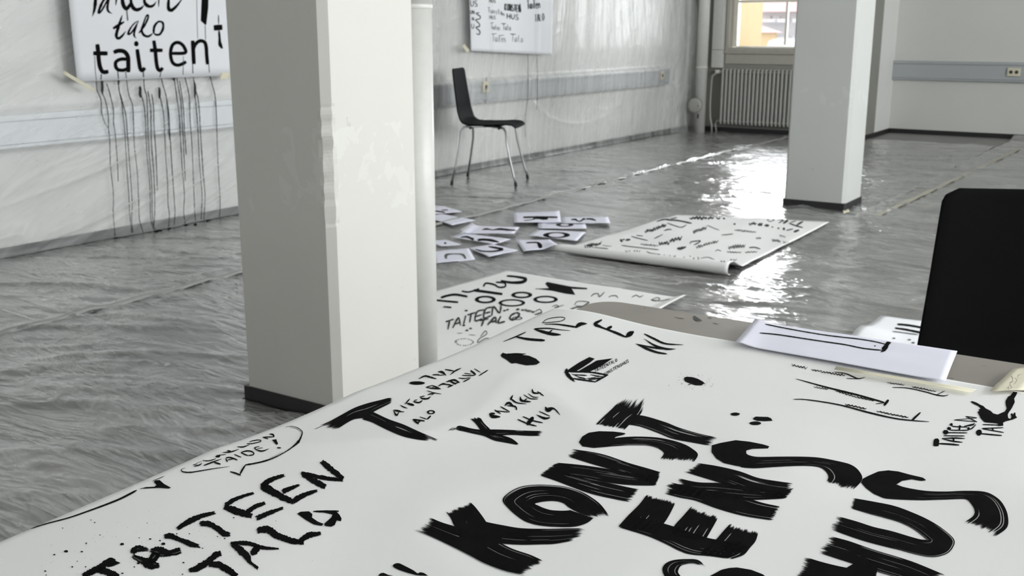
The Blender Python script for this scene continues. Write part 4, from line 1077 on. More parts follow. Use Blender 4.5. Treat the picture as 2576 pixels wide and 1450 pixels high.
# roll paper covering the table, falling over its left edge
px_, pz_ = [], []
PT = TZ+0.0022; R2 = 0.034
for z in np.linspace(.60, PT-R2, 10): px_.append(-.8335+0.010*((PT-R2-z)/.1)**1.5); pz_.append(z)
for a_ in np.linspace(180, 90, 16)[1:]: px_.append(-.7995+R2*math.cos(math.radians(a_))); pz_.append(PT-R2+R2*math.sin(math.radians(a_)))
for x in np.linspace(-.79, .03, 120): px_.append(x); pz_.append(PT)
px_ = np.array(px_); pz_ = np.array(pz_)
yy_ = np.linspace(-.28, 1.362, 240)
S, Yt = np.meshgrid(np.arange(len(px_)), yy_, indexing='ij'); Xt = px_[S]; Zt = pz_[S].copy()
topw = sstep(.60, PT-.01, Zt)
bul = 0.010*np.exp(-((Xt+.755)/.085)**2)*sstep(1.02, 1.36, Yt)
dg = Xt*.5+Yt*.9
wv = 0.0042*vn(Xt*4.2+Yt*1.5, Yt*3.4-Xt*1.6, 51)+0.0022*vn(Xt*9+Yt*3, Yt*7, 52)+0.0045*ridge(Xt*1.7+Yt*.6, Yt*2.2-Xt*1.3, 53, 3)+0.0030*ridge(Xt*3.6-Yt*1.8+4, Yt*2.6+Xt*1.9, 54, 3)
wv = wv*0.8-wv.min()*0.8
wv = wv*(1-.75*sstep(1.0, 1.2, Yt))*(1-.8*sstep(.95, 1.2, Yt)*sstep(-.68, -.55, Xt))
Zt = Zt+(bul+wv*1.5)*topw
Xt = Xt-(1-topw)*0.006*(vn(Yt*5, Zt*3, 55)-.3)
Xt = Xt-0.013*(1-sstep(.35, .95, Yt))*(Xt < -.70)*1.0-0.0*Yt
Yt2 = Yt+(0.006*np.sin(Xt*9)+0.004)*(sstep(1.2, 1.36, Yt))
tpaper = grid_mesh('roll_paper', Xt, Yt2, Zt, M_paper); solid(tpaper, .0003)
tag(tpaper, 'long sheet of roll paper covered with black brush lettering, spread over the table', 'paper sheet')


# ------------------------------------------------------------------ brush lettering on the roll paper
K = Ink(tpaper, 0.0005, 77)
# long line, y shape and speech bubble along the left edge
K.frame(0, 1000, 2.8622)
K.pen([(215, 952), (330, 915), (500, 870), (700, 800), (850, 742), (935, 700), (985, 673)], [3, 7, 9, 11, 13, 14, 12], .5, .05)
K.done('ink_stroke', 'long thin tapering line near the paper fold')
K.poly([(1005, 663), (1060, 648), (1110, 650), (1128, 635), (1108, 612), (1120, 602), (1150, 600), (1182, 628), (1232, 655), (1215, 661), (1150, 655), (1100, 657)], 2.5)
K.pen([(1098, 606), (1140, 590), (1182, 572)], 4)
K.done('ink_stroke', 'small black y shape')
K.frame(400, 1050, 5.152)
K.pen([(1120, 625), (1250, 603), (1380, 572), (1500, 528), (1640, 455), (1740, 385), (1810, 320), (1850, 240), (1855, 190), (1800, 145), (1720, 122), (1640, 132)], [20, 16, 20, 15, 12, 18, 30, 14, 10, 8, 5, 4], .6, .2)
K.pen([(1400, 575), (1540, 515), (1680, 425), (1780, 350), (1838, 260), (1842, 200), (1790, 160), (1700, 132)], 4)
K.pen([(1430, 540), (1520, 500), (1600, 455)], 3)
K.pen([(1122, 625), (1080, 690), (1042, 762)], [20, 22, 20]); K.pen([(1060, 762), (1000, 735), (922, 712)], [20, 20, 18])
K.pen([(345, 662), (290, 685), (305, 712), (400, 722), (520, 705), (700, 675), (920, 644)], [4, 8, 14, 16, 13, 10, 3])
K.pen([(285, 690), (330, 722), (410, 712)], 4)
K.done('ink_bubble', 'speech bubble outline')
for p, w in (([(345+95, 628), (500, 610)], 10), ([(455, 643), (520, 628), (555, 606)], 14), ([(490, 600), (555, 580)], 5), ([(568, 566), (640, 572), (740, 546)], 11), ([(735, 518), (780, 515), (790, 500)], 22), ([(740, 503), (870, 488)], 9),
             ([(820, 462), (920, 458), (1035, 422)], [6, 16, 8]), ([(885, 440), (930, 445)], 16), ([(1018, 388), (1090, 392), (1175, 362)], [10, 16, 8]), ([(1140, 348), (1200, 348), (1290, 330), (1325, 312), (1290, 300), (1200, 315), (1172, 330)], 11),
             ([(1345, 262), (1415, 288)], 15), ([(1365, 262), (1485, 262)], 12), ([(1490, 262), (1478, 232), (1432, 222)], [24, 22, 10]),
             ([(580, 634), (640, 610), (720, 580), (812, 547)], [14, 18, 16, 6]), ([(718, 592), (798, 616)], 20), ([(865, 542), (888, 586)], 17), ([(868, 532), (930, 530), (1018, 562)], 18), ([(890, 562), (965, 545)], 12),
             ([(975, 487), (1030, 512), (1068, 526)], 12), ([(1063, 465), (1110, 487), (1155, 505)], 16), ([(1065, 462), (1140, 443), (1200, 450), (1232, 475), (1215, 495), (1160, 502)], 16),
             ([(1302, 385), (1240, 402), (1270, 430), (1340, 445), (1428, 415)], [10, 14, 16, 18, 6]), ([(1275, 412), (1345, 402)], 8)): K.pen(p, w, .7, .12)
K.poly([(1465, 300), (1522, 292), (1532, 325), (1545, 345), (1528, 366), (1502, 345), (1488, 325)], 4); K.pen([(1532, 402), (1582, 405)], 16)
K.done('ink_word', 'small words inside the speech bubble')['kind'] = 'stuff'
# dry-brush TAITEEN TALO
K.frame(0, 1000, 2.8622)
def dd(*a, **k): K.dry(*a, **k)
dd([(2308, 458), (2350, 495), (2420, 550), (2478, 592)], [26, 36, 34, 24], 10, 14); dd([(2162, 545), (2300, 578), (2476, 602)], [20, 26, 18], 9, 12); dd([(2175, 555), (2260, 605), (2350, 652)], [24, 34, 34], 9, 10)
K.done('ink_letter', 'rough letter n')
dd([(1878, 648), (1960, 685), (2040, 725), (2120, 762)], [32, 44, 40, 28], 11, 8); dd([(1880, 650), (1950, 598), (2055, 562)], [36, 30, 18], 9, 12); K.poly([(1873, 650), (1900, 622), (1950, 640), (1980, 668), (1960, 700), (1900, 668)], 3)
dd([(2025, 690), (2090, 660), (2165, 632)], [32, 26, 12], 8, 14); dd([(2100, 760), (2180, 712), (2292, 672)], [34, 32, 14], 9, 14)
K.done('ink_letter', 'rough letter e next to the n')
dd([(1608, 790), (1700, 822), (1820, 862)], [30, 44, 30], 11, 10); dd([(1620, 785), (1700, 735), (1835, 690)], [30, 24, 14], 8, 12); dd([(1770, 842), (1830, 795), (1915, 762)], [30, 28, 20], 9, 14); dd([(1840, 880), (1930, 840), (2048, 797)], [30, 28, 16], 9, 14)
K.done('ink_letter', 'rough letter e')
dd([(1268, 955), (1370, 895), (1450, 860), (1560, 832)], [20, 36, 30, 18], 9, 18); dd([(1432, 915), (1500, 915), (1570, 950), (1612, 985), (1668, 995)], [30, 34, 34, 38, 20], 9, 14)
K.done('ink_letter', 'rough letter t')
dd([(1172, 1012), (1225, 1003), (1300, 1032), (1380, 1062), (1445, 1078)], [18, 34, 28, 34, 16], 9, 18)
K.done('ink_letter', 'rough letter i')
K.frame(100, 1280, 4.293)
dd([(985, 500), (1040, 445), (1110, 440), (1190, 455)], [40, 62, 50, 24], 12, 24, 5); dd([(1180, 455), (1290, 470), (1400, 490), (1535, 452)], [22, 90, 56, 64], 14, 22, 4); dd([(990, 505), (1060, 545), (1130, 575), (1200, 610), (1310, 628)], [36, 50, 70, 90, 30], 13, 30, 5)
dd([(1260, 470), (1240, 530), (1170, 590)], [80, 80, 70], 12, 16, 2)
K.done('ink_letter', 'crumbling dry-brushed letter a')
dd([(455, 735), (560, 690), (640, 650), (700, 610), (770, 565), (830, 580)], [40, 60, 62, 60, 50, 20], 12, 18); K.poly([(740, 560), (768, 553), (875, 593), (790, 630), (730, 640)], 4); dd([(620, 660), (720, 690), (860, 750)], [60, 66, 60], 11, 12)
K.done('ink_letter', 'cropped first letter of the rough word')
dd([(1605, 680), (1700, 650), (1830, 570), (1900, 510), (1972, 485)], [24, 60, 58, 56, 40], 13, 16); dd([(1820, 615), (1930, 615), (2050, 680), (2130, 745)], [36, 60, 62, 52], 12, 10)
K.done('ink_letter', 'rough letter t of the second row')
K.frame(0, 1000, 2.8622)
dd([(1655, 1055), (1740, 1053), (1810, 1062), (1900, 1088), (2015, 1095)], [14, 26, 26, 22, 8], 8, 10); dd([(1662, 1055), (1730, 1105), (1785, 1160), (1800, 1190), (1865, 1242)], [22, 44, 40, 22, 18], 10, 14); dd([(1855, 1078), (1828, 1118), (1800, 1128)], [40, 42, 16], 9, 8)
K.done('ink_letter', 'rough letter a of the second row')
dd([(1848, 968), (1920, 955), (2000, 1000), (2090, 1035), (2192, 1052)], [30, 44, 42, 38, 24], 11, 8); dd([(2152, 1048), (2220, 1000), (2318, 983)], [26, 36, 20], 9, 10)
K.done('ink_letter', 'rough letter l')
K.poly([(2140, 842), (2165, 828), (2225, 825), (2250, 845), (2246, 870), (2290, 900), (2330, 915), (2318, 930), (2260, 920), (2200, 885)], 3)
K.pen([(2255, 825), (2340, 826), (2440, 824)], [8, 16, 12]); K.poly([(2420, 825), (2445, 850), (2460, 878), (2455, 897), (2425, 890), (2410, 925), (2385, 936), (2340, 930), (2335, 915), (2385, 870), (2395, 848), (2330, 833)], 3)
K.done('ink_letter', 'rough letter o')
K.frame(100, 1280, 4.293)
for x, y, r in ((248, 218, 8), (553, 130, 7), (594, 157, 9), (503, 381, 11), (286, 468, 22), (158, 504, 12), (889, 390, 21), (1194, 335, 13), (1300, 352, 11), (1335, 388, 24), (1480, 278, 9), (1617, 279, 8), (1160, 163, 6), (352, 636, 11), (496, 636, 9), (405, 576, 7),
                (60, 682, 12), (893, 706, 12), (1543, 716, 9), (1553, 590, 12), (1022, 637, 9), (1998, 330, 10), (1920, 308, 8), (2095, 105, 10), (455, 472, 13), (652, 292, 8), (1075, 322, 8), (70, 725, 8), (1725, 425, 12), (1760, 435, 8), (2550, 140, 5), (1065, 597, 16), (600, 365, 3), (575, 328, 3), (122, 402, 4)): K.dot(x, y, r, r*.6)
for _ in range(90):
    K.dot(K.rng.gauss(1150, 700), K.rng.gauss(420, 170), 1.6+2.2*K.rng.random(), 1.5)
K.done('ink_splatter', 'scattered ink drops')['kind'] = 'stuff'
# T aiteen / K onstens hus block
K.frame(780, 900, 3.845)
K.brush([(60, 668), (170, 630), (300, 560), (430, 490), (560, 445), (680, 415), (760, 395), (800, 400)], [(200, 715), (270, 690), (350, 640), (430, 600), (540, 580), (640, 515), (740, 465), (800, 432)], 20, (110, 26), 3, fray=1.2)
K.pen([(45, 697), (110, 668), (190, 630)], 4)
K.brush([(520, 500), (620, 535), (760, 600), (900, 650), (1010, 700), (1100, 740), (1180, 770)], [(500, 600), (600, 630), (720, 690), (880, 760), (1000, 790), (1110, 805), (1190, 806)], 20, (4, 70), 4, fray=1.1)
for q in range(7): K.pen([(1110+q*8, 745+q*7), (1180+q*5, 775+q*5), (1235-q*3, 798+q*2)], 2.2)
K.done('ink_letter', 'large furry brushed T')
for p, w in (([(805, 512), (850, 520), (885, 525)], [8, 20, 8]), ([(810, 520), (835, 562), (862, 532)], [14, 18, 10]), ([(860, 528), (912, 528)], 8), ([(868, 460), (905, 482), (945, 495)], [4, 12, 6]), ([(918, 455), (966, 402)], 12), ([(938, 446), (1008, 466)], 20),
             ([(1000, 428), (1050, 440), (1088, 420)], 16), ([(1005, 420), (1040, 412)], 8), ([(1065, 378), (1080, 398), (1135, 402), (1168, 380)], [8, 16, 16, 10]), ([(1068, 384), (1110, 375)], 9), ([(1128, 322), (1200, 345), (1270, 356)], 7), ([(1138, 362), (1215, 343)], 10), ([(1215, 343), (1172, 370)], 6),
             ([(1120, 293), (1185, 272)], 10), ([(1130, 294), (1200, 303), (1268, 308)], [8, 12, 5]), ([(1180, 272), (1262, 308)], 14), ([(1170, 308), (1195, 288)], 10), ([(1238, 282), (1285, 258), (1335, 268)], [8, 16, 10]), ([(1330, 292), (1388, 268)], 12), ([(1320, 262), (1370, 272)], 14),
             ([(1315, 240), (1390, 220), (1452, 247)], [10, 18, 8]), ([(1350, 228), (1412, 262)], 18), ([(1395, 258), (1445, 240)], 12), ([(1435, 200), (1490, 206), (1555, 195)], 9), ([(1478, 240), (1550, 205)], 11), ([(1470, 175), (1550, 178), (1600, 172)], 10), ([(1490, 155), (1560, 163)], 8), ([(1552, 128), (1604, 168)], 18), ([(1588, 110), (1650, 148)], 8), ([(1632, 180), (1722, 124)], 11)): K.pen(p, w, .5, .15)
K.done('ink_word', 'small spiky word after the large T')['kind'] = 'stuff'
for p, w in (([(1052, 210), (1110, 182), (1160, 192), (1224, 210)], [10, 14, 16, 10]), ([(1185, 170), (1250, 168)], 10), ([(1238, 140), (1280, 145), (1318, 178)], [10, 24, 8]), ([(1235, 175), (1300, 172)], 8), ([(1306, 118), (1390, 132)], 11), ([(1355, 172), (1400, 135), (1462, 105)], [6, 14, 9])): K.pen(p, w, .5, .12)
K.dot(1035, 250, 76, 17, .04)
for p, w in (([(995, 600), (1050, 648)], 18), ([(998, 602), (1110, 618)], 14), ([(1045, 635), (1065, 612)], 16), ([(1062, 578), (1130, 600)], 8), ([(1132, 602), (1168, 568)], 16)): K.pen(p, w, .6, .12)
K.ring(1170, 532, 40, 20, 20, 9)
K.done('ink_word', 'tiny talo beside the T and upside down above it')['kind'] = 'stuff'
K.brush([(1400, 680), (1450, 664), (1560, 690), (1700, 712), (1820, 745), (1920, 775), (1970, 800), (2025, 846)], [(1400, 710), (1460, 712), (1560, 735), (1680, 762), (1780, 805), (1880, 825), (1950, 838), (2020, 852)], 13, (40, 16), 3, fray=1.2)
for q in range(6): K.pen([(1350-q*3, 698+q*4), (1380, 708-q*5), (1440, 670+q*8)], 2)
K.brush([(1545, 590), (1600, 640), (1650, 710)], [(1640, 570), (1680, 635), (1745, 700)], 12, (26, 2), 2)
K.brush([(1640, 700), (1800, 700), (1950, 705), (2100, 712), (2275, 715)], [(1640, 750), (1800, 758), (1950, 752), (2100, 760), (2240, 762)], 13, (0, 60), 3)
K.done('ink_letter', 'brushed capital K')
for p, w in (([(1735, 545), (1765, 572), (1840, 578)], [22, 34, 16]), ([(1745, 540), (1790, 548)], 16), ([(1785, 510), (1845, 548)], 11), ([(1788, 518), (1930, 532)], 9), ([(1842, 478), (1932, 528)], 11), ([(1882, 470), (1920, 442), (1968, 470)], [14, 24, 12]), ([(1905, 468), (1985, 478), (1998, 512)], [10, 16, 20]),
             ([(1938, 412), (1962, 366)], [24, 8]), ([(1940, 400), (2000, 440), (2095, 452)], [18, 12, 6]), ([(2032, 382), (2048, 420), (2135, 432)], [16, 22, 14]), ([(2070, 420), (2100, 402)], 14), ([(2066, 362), (2130, 400), (2205, 405)], 9), ([(2108, 352), (2160, 385), (2210, 388)], 9), ([(2148, 308), (2160, 342), (2212, 352)], [14, 20, 10]), ([(2198, 330), (2262, 376)], 11), ([(2195, 345), (2235, 345)], 9),
             ([(2008, 602), (2110, 645), (2192, 668)], 13), ([(2058, 574), (2150, 612), (2252, 636)], 12), ([(2098, 655), (2160, 580)], 38), ([(2186, 556), (2270, 592), (2322, 585)], [6, 22, 14]), ([(2216, 524), (2322, 572)], 10), ([(2275, 480), (2300, 515), (2345, 505)], [18, 34, 14]), ([(2302, 492), (2362, 500), (2418, 558)], [20, 14, 10])): K.pen(p, w, .5, .15)
K.done('ink_word', 'small spiky words after the K')['kind'] = 'stuff'
# upper rows: t a l o / e / n i
K.frame(1100, 680, 3.22)
for p, w in (([(534, 582), (640, 540), (718, 504)], [4, 10, 8]), ([(640, 543), (740, 562), (872, 572)], [12, 20, 18]), ([(784, 480), (850, 500), (930, 520), (1002, 526)], [8, 22, 26, 10]), ([(790, 476), (900, 474), (1000, 486), (1080, 492)], [10, 10, 6, 3]), ([(905, 508), (932, 488)], 12),
             ([(868, 440), (980, 442), (1125, 464)], [5, 11, 16]), ([(1120, 466), (1160, 440), (1212, 436)], [26, 30, 12]), ([(852, 428), (890, 400), (960, 385), (1020, 384), (1035, 396), (1000, 415), (930, 424), (850, 430)], 6),
             ([(1334, 404), (1278, 440), (1330, 462)], [16, 26, 20]), ([(1278, 448), (1380, 484), (1460, 515), (1530, 546)], [14, 14, 20, 14]), ([(1372, 482), (1415, 458)], 22), ([(1525, 546), (1560, 520), (1592, 500)], [20, 40, 22]),
             ([(1676, 518), (1760, 560), (1850, 598), (1995, 608)], [10, 16, 14, 3]), ([(1608, 598), (1700, 640), (1780, 668), (1860, 682)], [4, 20, 16, 12]), ([(1676, 558), (1760, 612), (1850, 640), (1930, 642)], [3, 16, 18, 4]), ([(1614, 600), (1760, 632), (1900, 645)], [4, 14, 6])): K.pen(p, w, .6, .1)
K.done('ink_word', 'spaced thin capitals along the far end of the paper')['kind'] = 'stuff'
K.poly([(515, 690), (530, 672), (560, 680), (640, 674), (724, 680), (690, 690), (740, 695), (800, 720), (833, 750), (800, 770), (720, 774), (640, 756), (600, 759), (560, 728), (520, 705)], 3)
K.done('ink_blot', 'torpedo-shaped blot')
K.poly([(1032, 815), (1050, 796), (1058, 812), (1090, 790), (1150, 750), (1232, 707), (1276, 720), (1240, 750), (1180, 790), (1120, 825), (1050, 832)], 3); K.poly([(1180, 800), (1250, 760), (1290, 735), (1380, 722), (1422, 718), (1380, 745), (1340, 772), (1290, 800), (1235, 826), (1130, 830)], 3)
for p, w in (([(1036, 822), (1075, 870), (1115, 907)], [26, 26, 6]), ([(1060, 850), (1100, 905)], 6), ([(1098, 880), (1200, 896), (1275, 906)], 12), ([(1272, 912), (1330, 880), (1384, 850)], 12), ([(1060, 825), (1240, 830), (1384, 854)], 12), ([(1108, 850), (1212, 856)], 9), ([(1140, 868), (1200, 882)], 9), ([(1225, 888), (1345, 876)], 12), ([(1090, 842), (1172, 882)], 5), ([(1240, 850), (1360, 870)], 7), ([(1180, 888), (1320, 862)], 5)): K.pen(p, w, .6, .2)
K.word('TAITEENTALO', (1278, 832), (15, -7.5), (-4, -24), 5, 1.18); K.word('KONSTENSHUS', (1350, 862), (16, -9), (-4, -24), 5, 1.18)
K.done('ink_drawing', 'small striped house drawing with tiny words on its roof')['kind'] = 'stuff'
K.poly([(1998, 885), (2004, 872), (2022, 866), (2070, 870), (2110, 883), (2150, 905), (2165, 918), (2142, 936), (2090, 936), (2052, 922), (2008, 905)], 3); K.pen([(2150, 918), (2172, 922)], 6); K.pen([(2055, 925), (2030, 934)], 6)
for k in range(45):
    a_ = K.rng.random()*2*math.pi; r_ = 1.05+abs(K.rng.gauss(0, .45)); K.dot(2080+95*r_*math.cos(a_), 902+38*r_*math.sin(a_), 1.2+2.6*K.rng.random()**2, 1.0+1.2*K.rng.random())
K.done('ink_blot', 'small blot with a halo of droplets')['kind'] = 'stuff'
K.dot(2413, 1170, 38, 13, .04); K.frame(1800, 700, 3.2216); K.poly([(303, 1140), (325, 1126), (420, 1128), (450, 1140), (462, 1160), (400, 1163), (340, 1160), (310, 1150)], 3); K.dot(323, 1180, 48, 15, .04)
K.done('ink_blot', 'three oval dots')['kind'] = 'stuff'
# upside-down notes with underlines
for p, w in (([(652, 819), (780, 855), (900, 888), (1150, 950), (1365, 1010)], [4, 9, 12, 14, 12]), ([(1366, 1036), (1402, 990)], 22), ([(1298, 1022), (1385, 1012)], 6), ([(632, 985), (750, 990), (1000, 1030), (1250, 1095), (1450, 1140), (1600, 1158), (1732, 1168)], [5, 8, 10, 13, 11, 9, 4]), ([(1588, 1160), (1662, 1092)], [20, 12]),
             ([(1432, 888), (1560, 895), (1700, 925), (1790, 950), (1850, 958), (1888, 950)], [5, 7, 8, 9, 8, 6]), ([(1790, 950), (1858, 918)], 5), ([(960, 762), (1050, 775), (1110, 800), (1160, 818), (1212, 806)], [3, 7, 9, 8, 5]), ([(1062, 817), (1172, 820)], 5)): K.pen(p, w, .6, .08)
K.done('ink_line', 'long underlines')
K.scrib((615, 708), (742, 732), 20, 7, 5); K.scrib((778, 746), (1048, 792), 14, 7, 11); K.scrib((795, 884), (912, 905), 12, 7, 5); K.scrib((972, 916), (1125, 962), 12, 8, 6); K.scrib((1125, 962), (1288, 998), 9, 8, 6)
K.scrib((1050, 1026), (1222, 1064), 10, 9, 6); K.scrib((1305, 1082), (1562, 1134), 10, 9, 9); K.scrib((1390, 850), (1530, 870), 9, 7, 6); K.scrib((1592, 884), (1788, 922), 10, 7, 8)
K.done('ink_word', 'upside-down handwriting above the underlines')['kind'] = 'stuff'
# word with round dots by the right edge, and its big splash
K.poly([(1765, 1345), (1768, 1320), (1778, 1305), (1802, 1303), (1814, 1320), (1808, 1366), (1785, 1368), (1765, 1362)], 3)
for p, w in (([(1806, 1345), (1900, 1350), (1975, 1357)], [10, 14, 10]), ([(1836, 1305), (1920, 1325), (2002, 1335)], [5, 11, 7]), ([(1834, 1303), (1940, 1300), (2022, 1304)], [5, 12, 6]), ([(1926, 1302), (1932, 1325)], 14), ([(1848, 1281), (2018, 1283)], 8), ([(1868, 1256), (2040, 1258)], 8),
             ([(1895, 1222), (1905, 1235), (2050, 1238)], 8), ([(1908, 1190), (1925, 1205), (2040, 1212)], 8), ([(2040, 1235), (2078, 1222), (2110, 1190)], [6, 10, 8]), ([(2015, 1205), (2090, 1190), (2100, 1180)], [8, 16, 8]), ([(1980, 1212), (1975, 1235)], 14), ([(2028, 1124), (2120, 1136)], 6), ([(2028, 1124), (2120, 1170)], 8), ([(1935, 1153), (2120, 1168)], 6), ([(1934, 1153), (2118, 1137)], 5),
             ([(2150, 1264), (2320, 1280)], 10), ([(2165, 1225), (2337, 1255)], 8), ([(2160, 1222), (2332, 1216)], 8), ([(2240, 1220), (2252, 1238)], 12), ([(2165, 1190), (2332, 1196)], 8)): K.pen(p, w, .7, .1)
K.dot(1865, 1253, 22, 19, .1); K.dot(1893, 1222, 17, 12, .1); K.dot(1910, 1190, 13, 10, .1); K.dot(2135, 1256, 26, 24, .1); K.dot(1980, 1206, 10, 10); K.dot(2050, 1222, 10, 10)
K.done('ink_word', 'compressed capitals ending in round dots')['kind'] = 'stuff'
K.poly([(2066, 1004), (2080, 1000), (2115, 1012), (2145, 1030), (2170, 1040), (2190, 1060), (2230, 1080), (2250, 1100), (2285, 1110), (2320, 1095), (2345, 1085), (2360, 1060), (2352, 1030), (2350, 1000), (2370, 965), (2390, 955), (2402, 940), (2412, 925), (2447, 927), (2438, 950), (2420, 980), (2425, 1010), (2400, 1060), (2378, 1090), (2368, 1110), (2372, 1138), (2388, 1145), (2398, 1130), (2392, 1105), (2402, 1098), (2412, 1112), (2416, 1096), (2430, 1095), (2432, 1120), (2445, 1134), (2410, 1150), (2350, 1165), (2330, 1175), (2332, 1200), (2290, 1203), (2288, 1182), (2180, 1172), (2150, 1140), (2132, 1105), (2124, 1088), (2140, 1078), (2130, 1068), (2150, 1062), (2130, 1040), (2090, 1022)], 3)
K.done('ink_blot', 'big forked ink splash')
# KONSTENS HUS, wide flat brush
K.frame(900, 1150, 3.903)
K.brush([(710, 600), (830, 650), (1000, 700), (1250, 770), (1500, 900), (1700, 970), (1838, 1035)], [(552, 712), (720, 785), (950, 895), (1100, 972), (1250, 1050), (1450, 1125), (1645, 1165)], 34, (90, 60), 7, 60)
K.pen([(560, 725), (720, 792), (950, 903), (1100, 982), (1250, 1060), (1450, 1135), (1640, 1172)], 2.5)
K.brush([(862, 540), (910, 600), (955, 690), (1060, 800)], [(1095, 440), (1160, 505), (1255, 635), (1320, 760)], 30, (40, 0), 3, 40)
K.poly([(950, 660), (1250, 640), (1400, 680), (1420, 850), (1250, 900), (1000, 800)], 5)
K.brush([(1240, 640), (1400, 672), (1600, 705), (1850, 712), (2050, 708), (2262, 708)], [(1240, 840), (1400, 856), (1600, 868), (1800, 864), (1950, 857), (2175, 815)], 30, (0, 90), 9, 60)
K.done('ink_letter', 'thick wet K of the large word')
K.brush([(2320, 600), (2250, 655), (2130, 690), (1950, 692), (1780, 677), (1650, 640), (1560, 582), (1480, 510), (1422, 430), (1480, 358), (1600, 298), (1750, 278), (1900, 282), (2050, 300), (2200, 350), (2320, 420), (2400, 490), (2478, 600)],
        [(2085, 527), (2060, 532), (2000, 534), (1950, 532), (1900, 528), (1860, 518), (1820, 505), (1780, 487), (1740, 466), (1780, 452), (1820, 444), (1880, 438), (1930, 438), (1980, 445), (2030, 465), (2080, 505), (2190, 560), (2320, 600)], 34, (6, 60), 12, 120)
K.done('ink_letter', 'thick wet O of the large word')
K.frame(1400, 980, 3.0846)
K.brush([(118, 466), (350, 505), (560, 575), (700, 615), (810, 648)], [(66, 516), (250, 575), (420, 625), (600, 685), (780, 750)], 26, (50, 14), 7, 50)
K.brush([(-10, 572), (200, 592), (440, 628), (620, 660), (808, 680)], [(-120, 650), (200, 690), (400, 728), (600, 748), (770, 750)], 28, (30, 8), 7, 50)
K.brush([(-60, 605), (200, 690), (400, 730), (560, 765), (668, 786)], [(-138, 668), (0, 715), (250, 808), (450, 855), (592, 882)], 20, (24, 50), 7, 50)
K.done('ink_letter', 'thick wet N of the large word')
K.poly([(540, 345), (500, 338), (440, 331), (330, 328), (250, 340), (200, 370), (175, 412), (200, 445), (290, 458), (420, 447), (440, 395), (460, 372), (520, 356)], 3)
K.brush([(415, 390), (480, 378), (600, 370), (760, 375), (880, 395), (980, 425), (1050, 462), (1097, 510), (1062, 575)], [(380, 450), (450, 444), (560, 438), (700, 440), (770, 455), (808, 472), (832, 495), (828, 515), (796, 555)], 24, (0, 34), 9, 64)
K.pen([(176, 420), (205, 375), (265, 338)], 3)
K.done('ink_letter', 'thick wet S of the large word')
K.brush([(525, 55), (430, 155), (365, 215), (302, 278)], [(718, 62), (655, 190), (600, 240), (515, 330)], 28, (100, 26), 9, 44, fray=1.2)
K.brush([(600, 198), (700, 214), (850, 260), (950, 300), (1100, 345), (1295, 388)], [(540, 275), (650, 292), (800, 346), (900, 386), (1050, 415), (1215, 444)], 18, (0, 90), 8, 60)
K.done('ink_letter', 'thick wet T of the large word')
K.brush([(704, 818), (640, 900), (560, 980), (478, 1070)], [(928, 872), (880, 970), (830, 1048), (760, 1130)], 30, (26, 8), 5, 40)
K.brush([(560, 975), (830, 1045), (1000, 1100), (1165, 1155), (1300, 1180), (1420, 1200), (1500, 1235)], [(480, 1072), (700, 1140), (830, 1195), (950, 1255), (1040, 1285), (1200, 1300), (1340, 1320)], 28, (4, 30), 7, 60)
K.brush([(1048, 912), (980, 990), (912, 1068), (900, 1130)], [(1262, 985), (1215, 1070), (1165, 1157), (1140, 1200)], 28, (30, 0), 6, 40)
K.brush([(1352, 1042), (1290, 1110), (1235, 1172), (1150, 1240), (1110, 1295)], [(1568, 1105), (1545, 1180), (1500, 1235), (1450, 1290), (1350, 1325)], 28, (36, 20), 9, 44)
K.done('ink_letter', 'thick wet E of the second line')
K.brush([(1070, 572), (1250, 600), (1420, 640), (1560, 690), (1700, 715), (1866, 738)], [(985, 640), (1150, 692), (1290, 735), (1450, 790), (1650, 840), (1800, 850)], 28, (50, 60), 7, 50)
K.brush([(950, 695), (1100, 725), (1290, 732), (1500, 760), (1700, 790), (1850, 770)], [(825, 800), (1000, 832), (1200, 852), (1400, 862), (1600, 860), (1790, 850)], 28, (70, 20), 7, 50)
K.brush([(866, 720), (1050, 765), (1250, 800), (1450, 840), (1600, 885), (1740, 915)], [(820, 806), (950, 842), (1080, 868), (1250, 930), (1450, 985), (1690, 1024)], 24, (60, 26), 6, 50)
K.done('ink_letter', 'thick wet N of the second line')
K.poly([(1652, 446), (1600, 430), (1500, 410), (1390, 398), (1270, 420), (1205, 438), (1203, 490), (1240, 540), (1300, 576), (1400, 598), (1520, 612), (1560, 560), (1500, 525), (1472, 500), (1472, 478), (1530, 462), (1600, 462), (1640, 462)], 3)
K.frame(0, 0, 1.0)
K.brush([(1874, 1140), (1882, 1146), (1906, 1151), (1960, 1150.5), (2016, 1150.5), (2060, 1153), (2104, 1161), (2141, 1171), (2162, 1188), (2168, 1210), (2140, 1240)], [(1862, 1176), (1872, 1178), (1900, 1179.5), (1940, 1177), (1983, 1174.5), (2020, 1173.5), (2050, 1175), (2068, 1180), (2080, 1191), (2084, 1203), (2078, 1216)], 24, (0, 12), 9, 64)
K.done('ink_letter', 'long wet S of the second line')
K.frame(1980, 1000, 3.2215)
K.poly([(1128, 676), (1100, 655), (1000, 632), (900, 605), (820, 596), (740, 605), (660, 640), (612, 665), (600, 695), (640, 740), (700, 785), (790, 824), (900, 825), (960, 760), (885, 712), (930, 682), (1010, 668), (1090, 682)], 3)
K.brush([(885, 710), (960, 735), (1120, 762), (1280, 768), (1450, 762), (1600, 770), (1690, 810), (1750, 870), (1788, 960), (1782, 1060), (1680, 1138)], [(790, 824), (900, 832), (1070, 838), (1200, 835), (1300, 832), (1400, 828), (1455, 832), (1490, 865), (1520, 920), (1505, 970), (1420, 1028)], 26, (0, 60), 10, 70)
K.done('ink_letter', 'last long wet S')
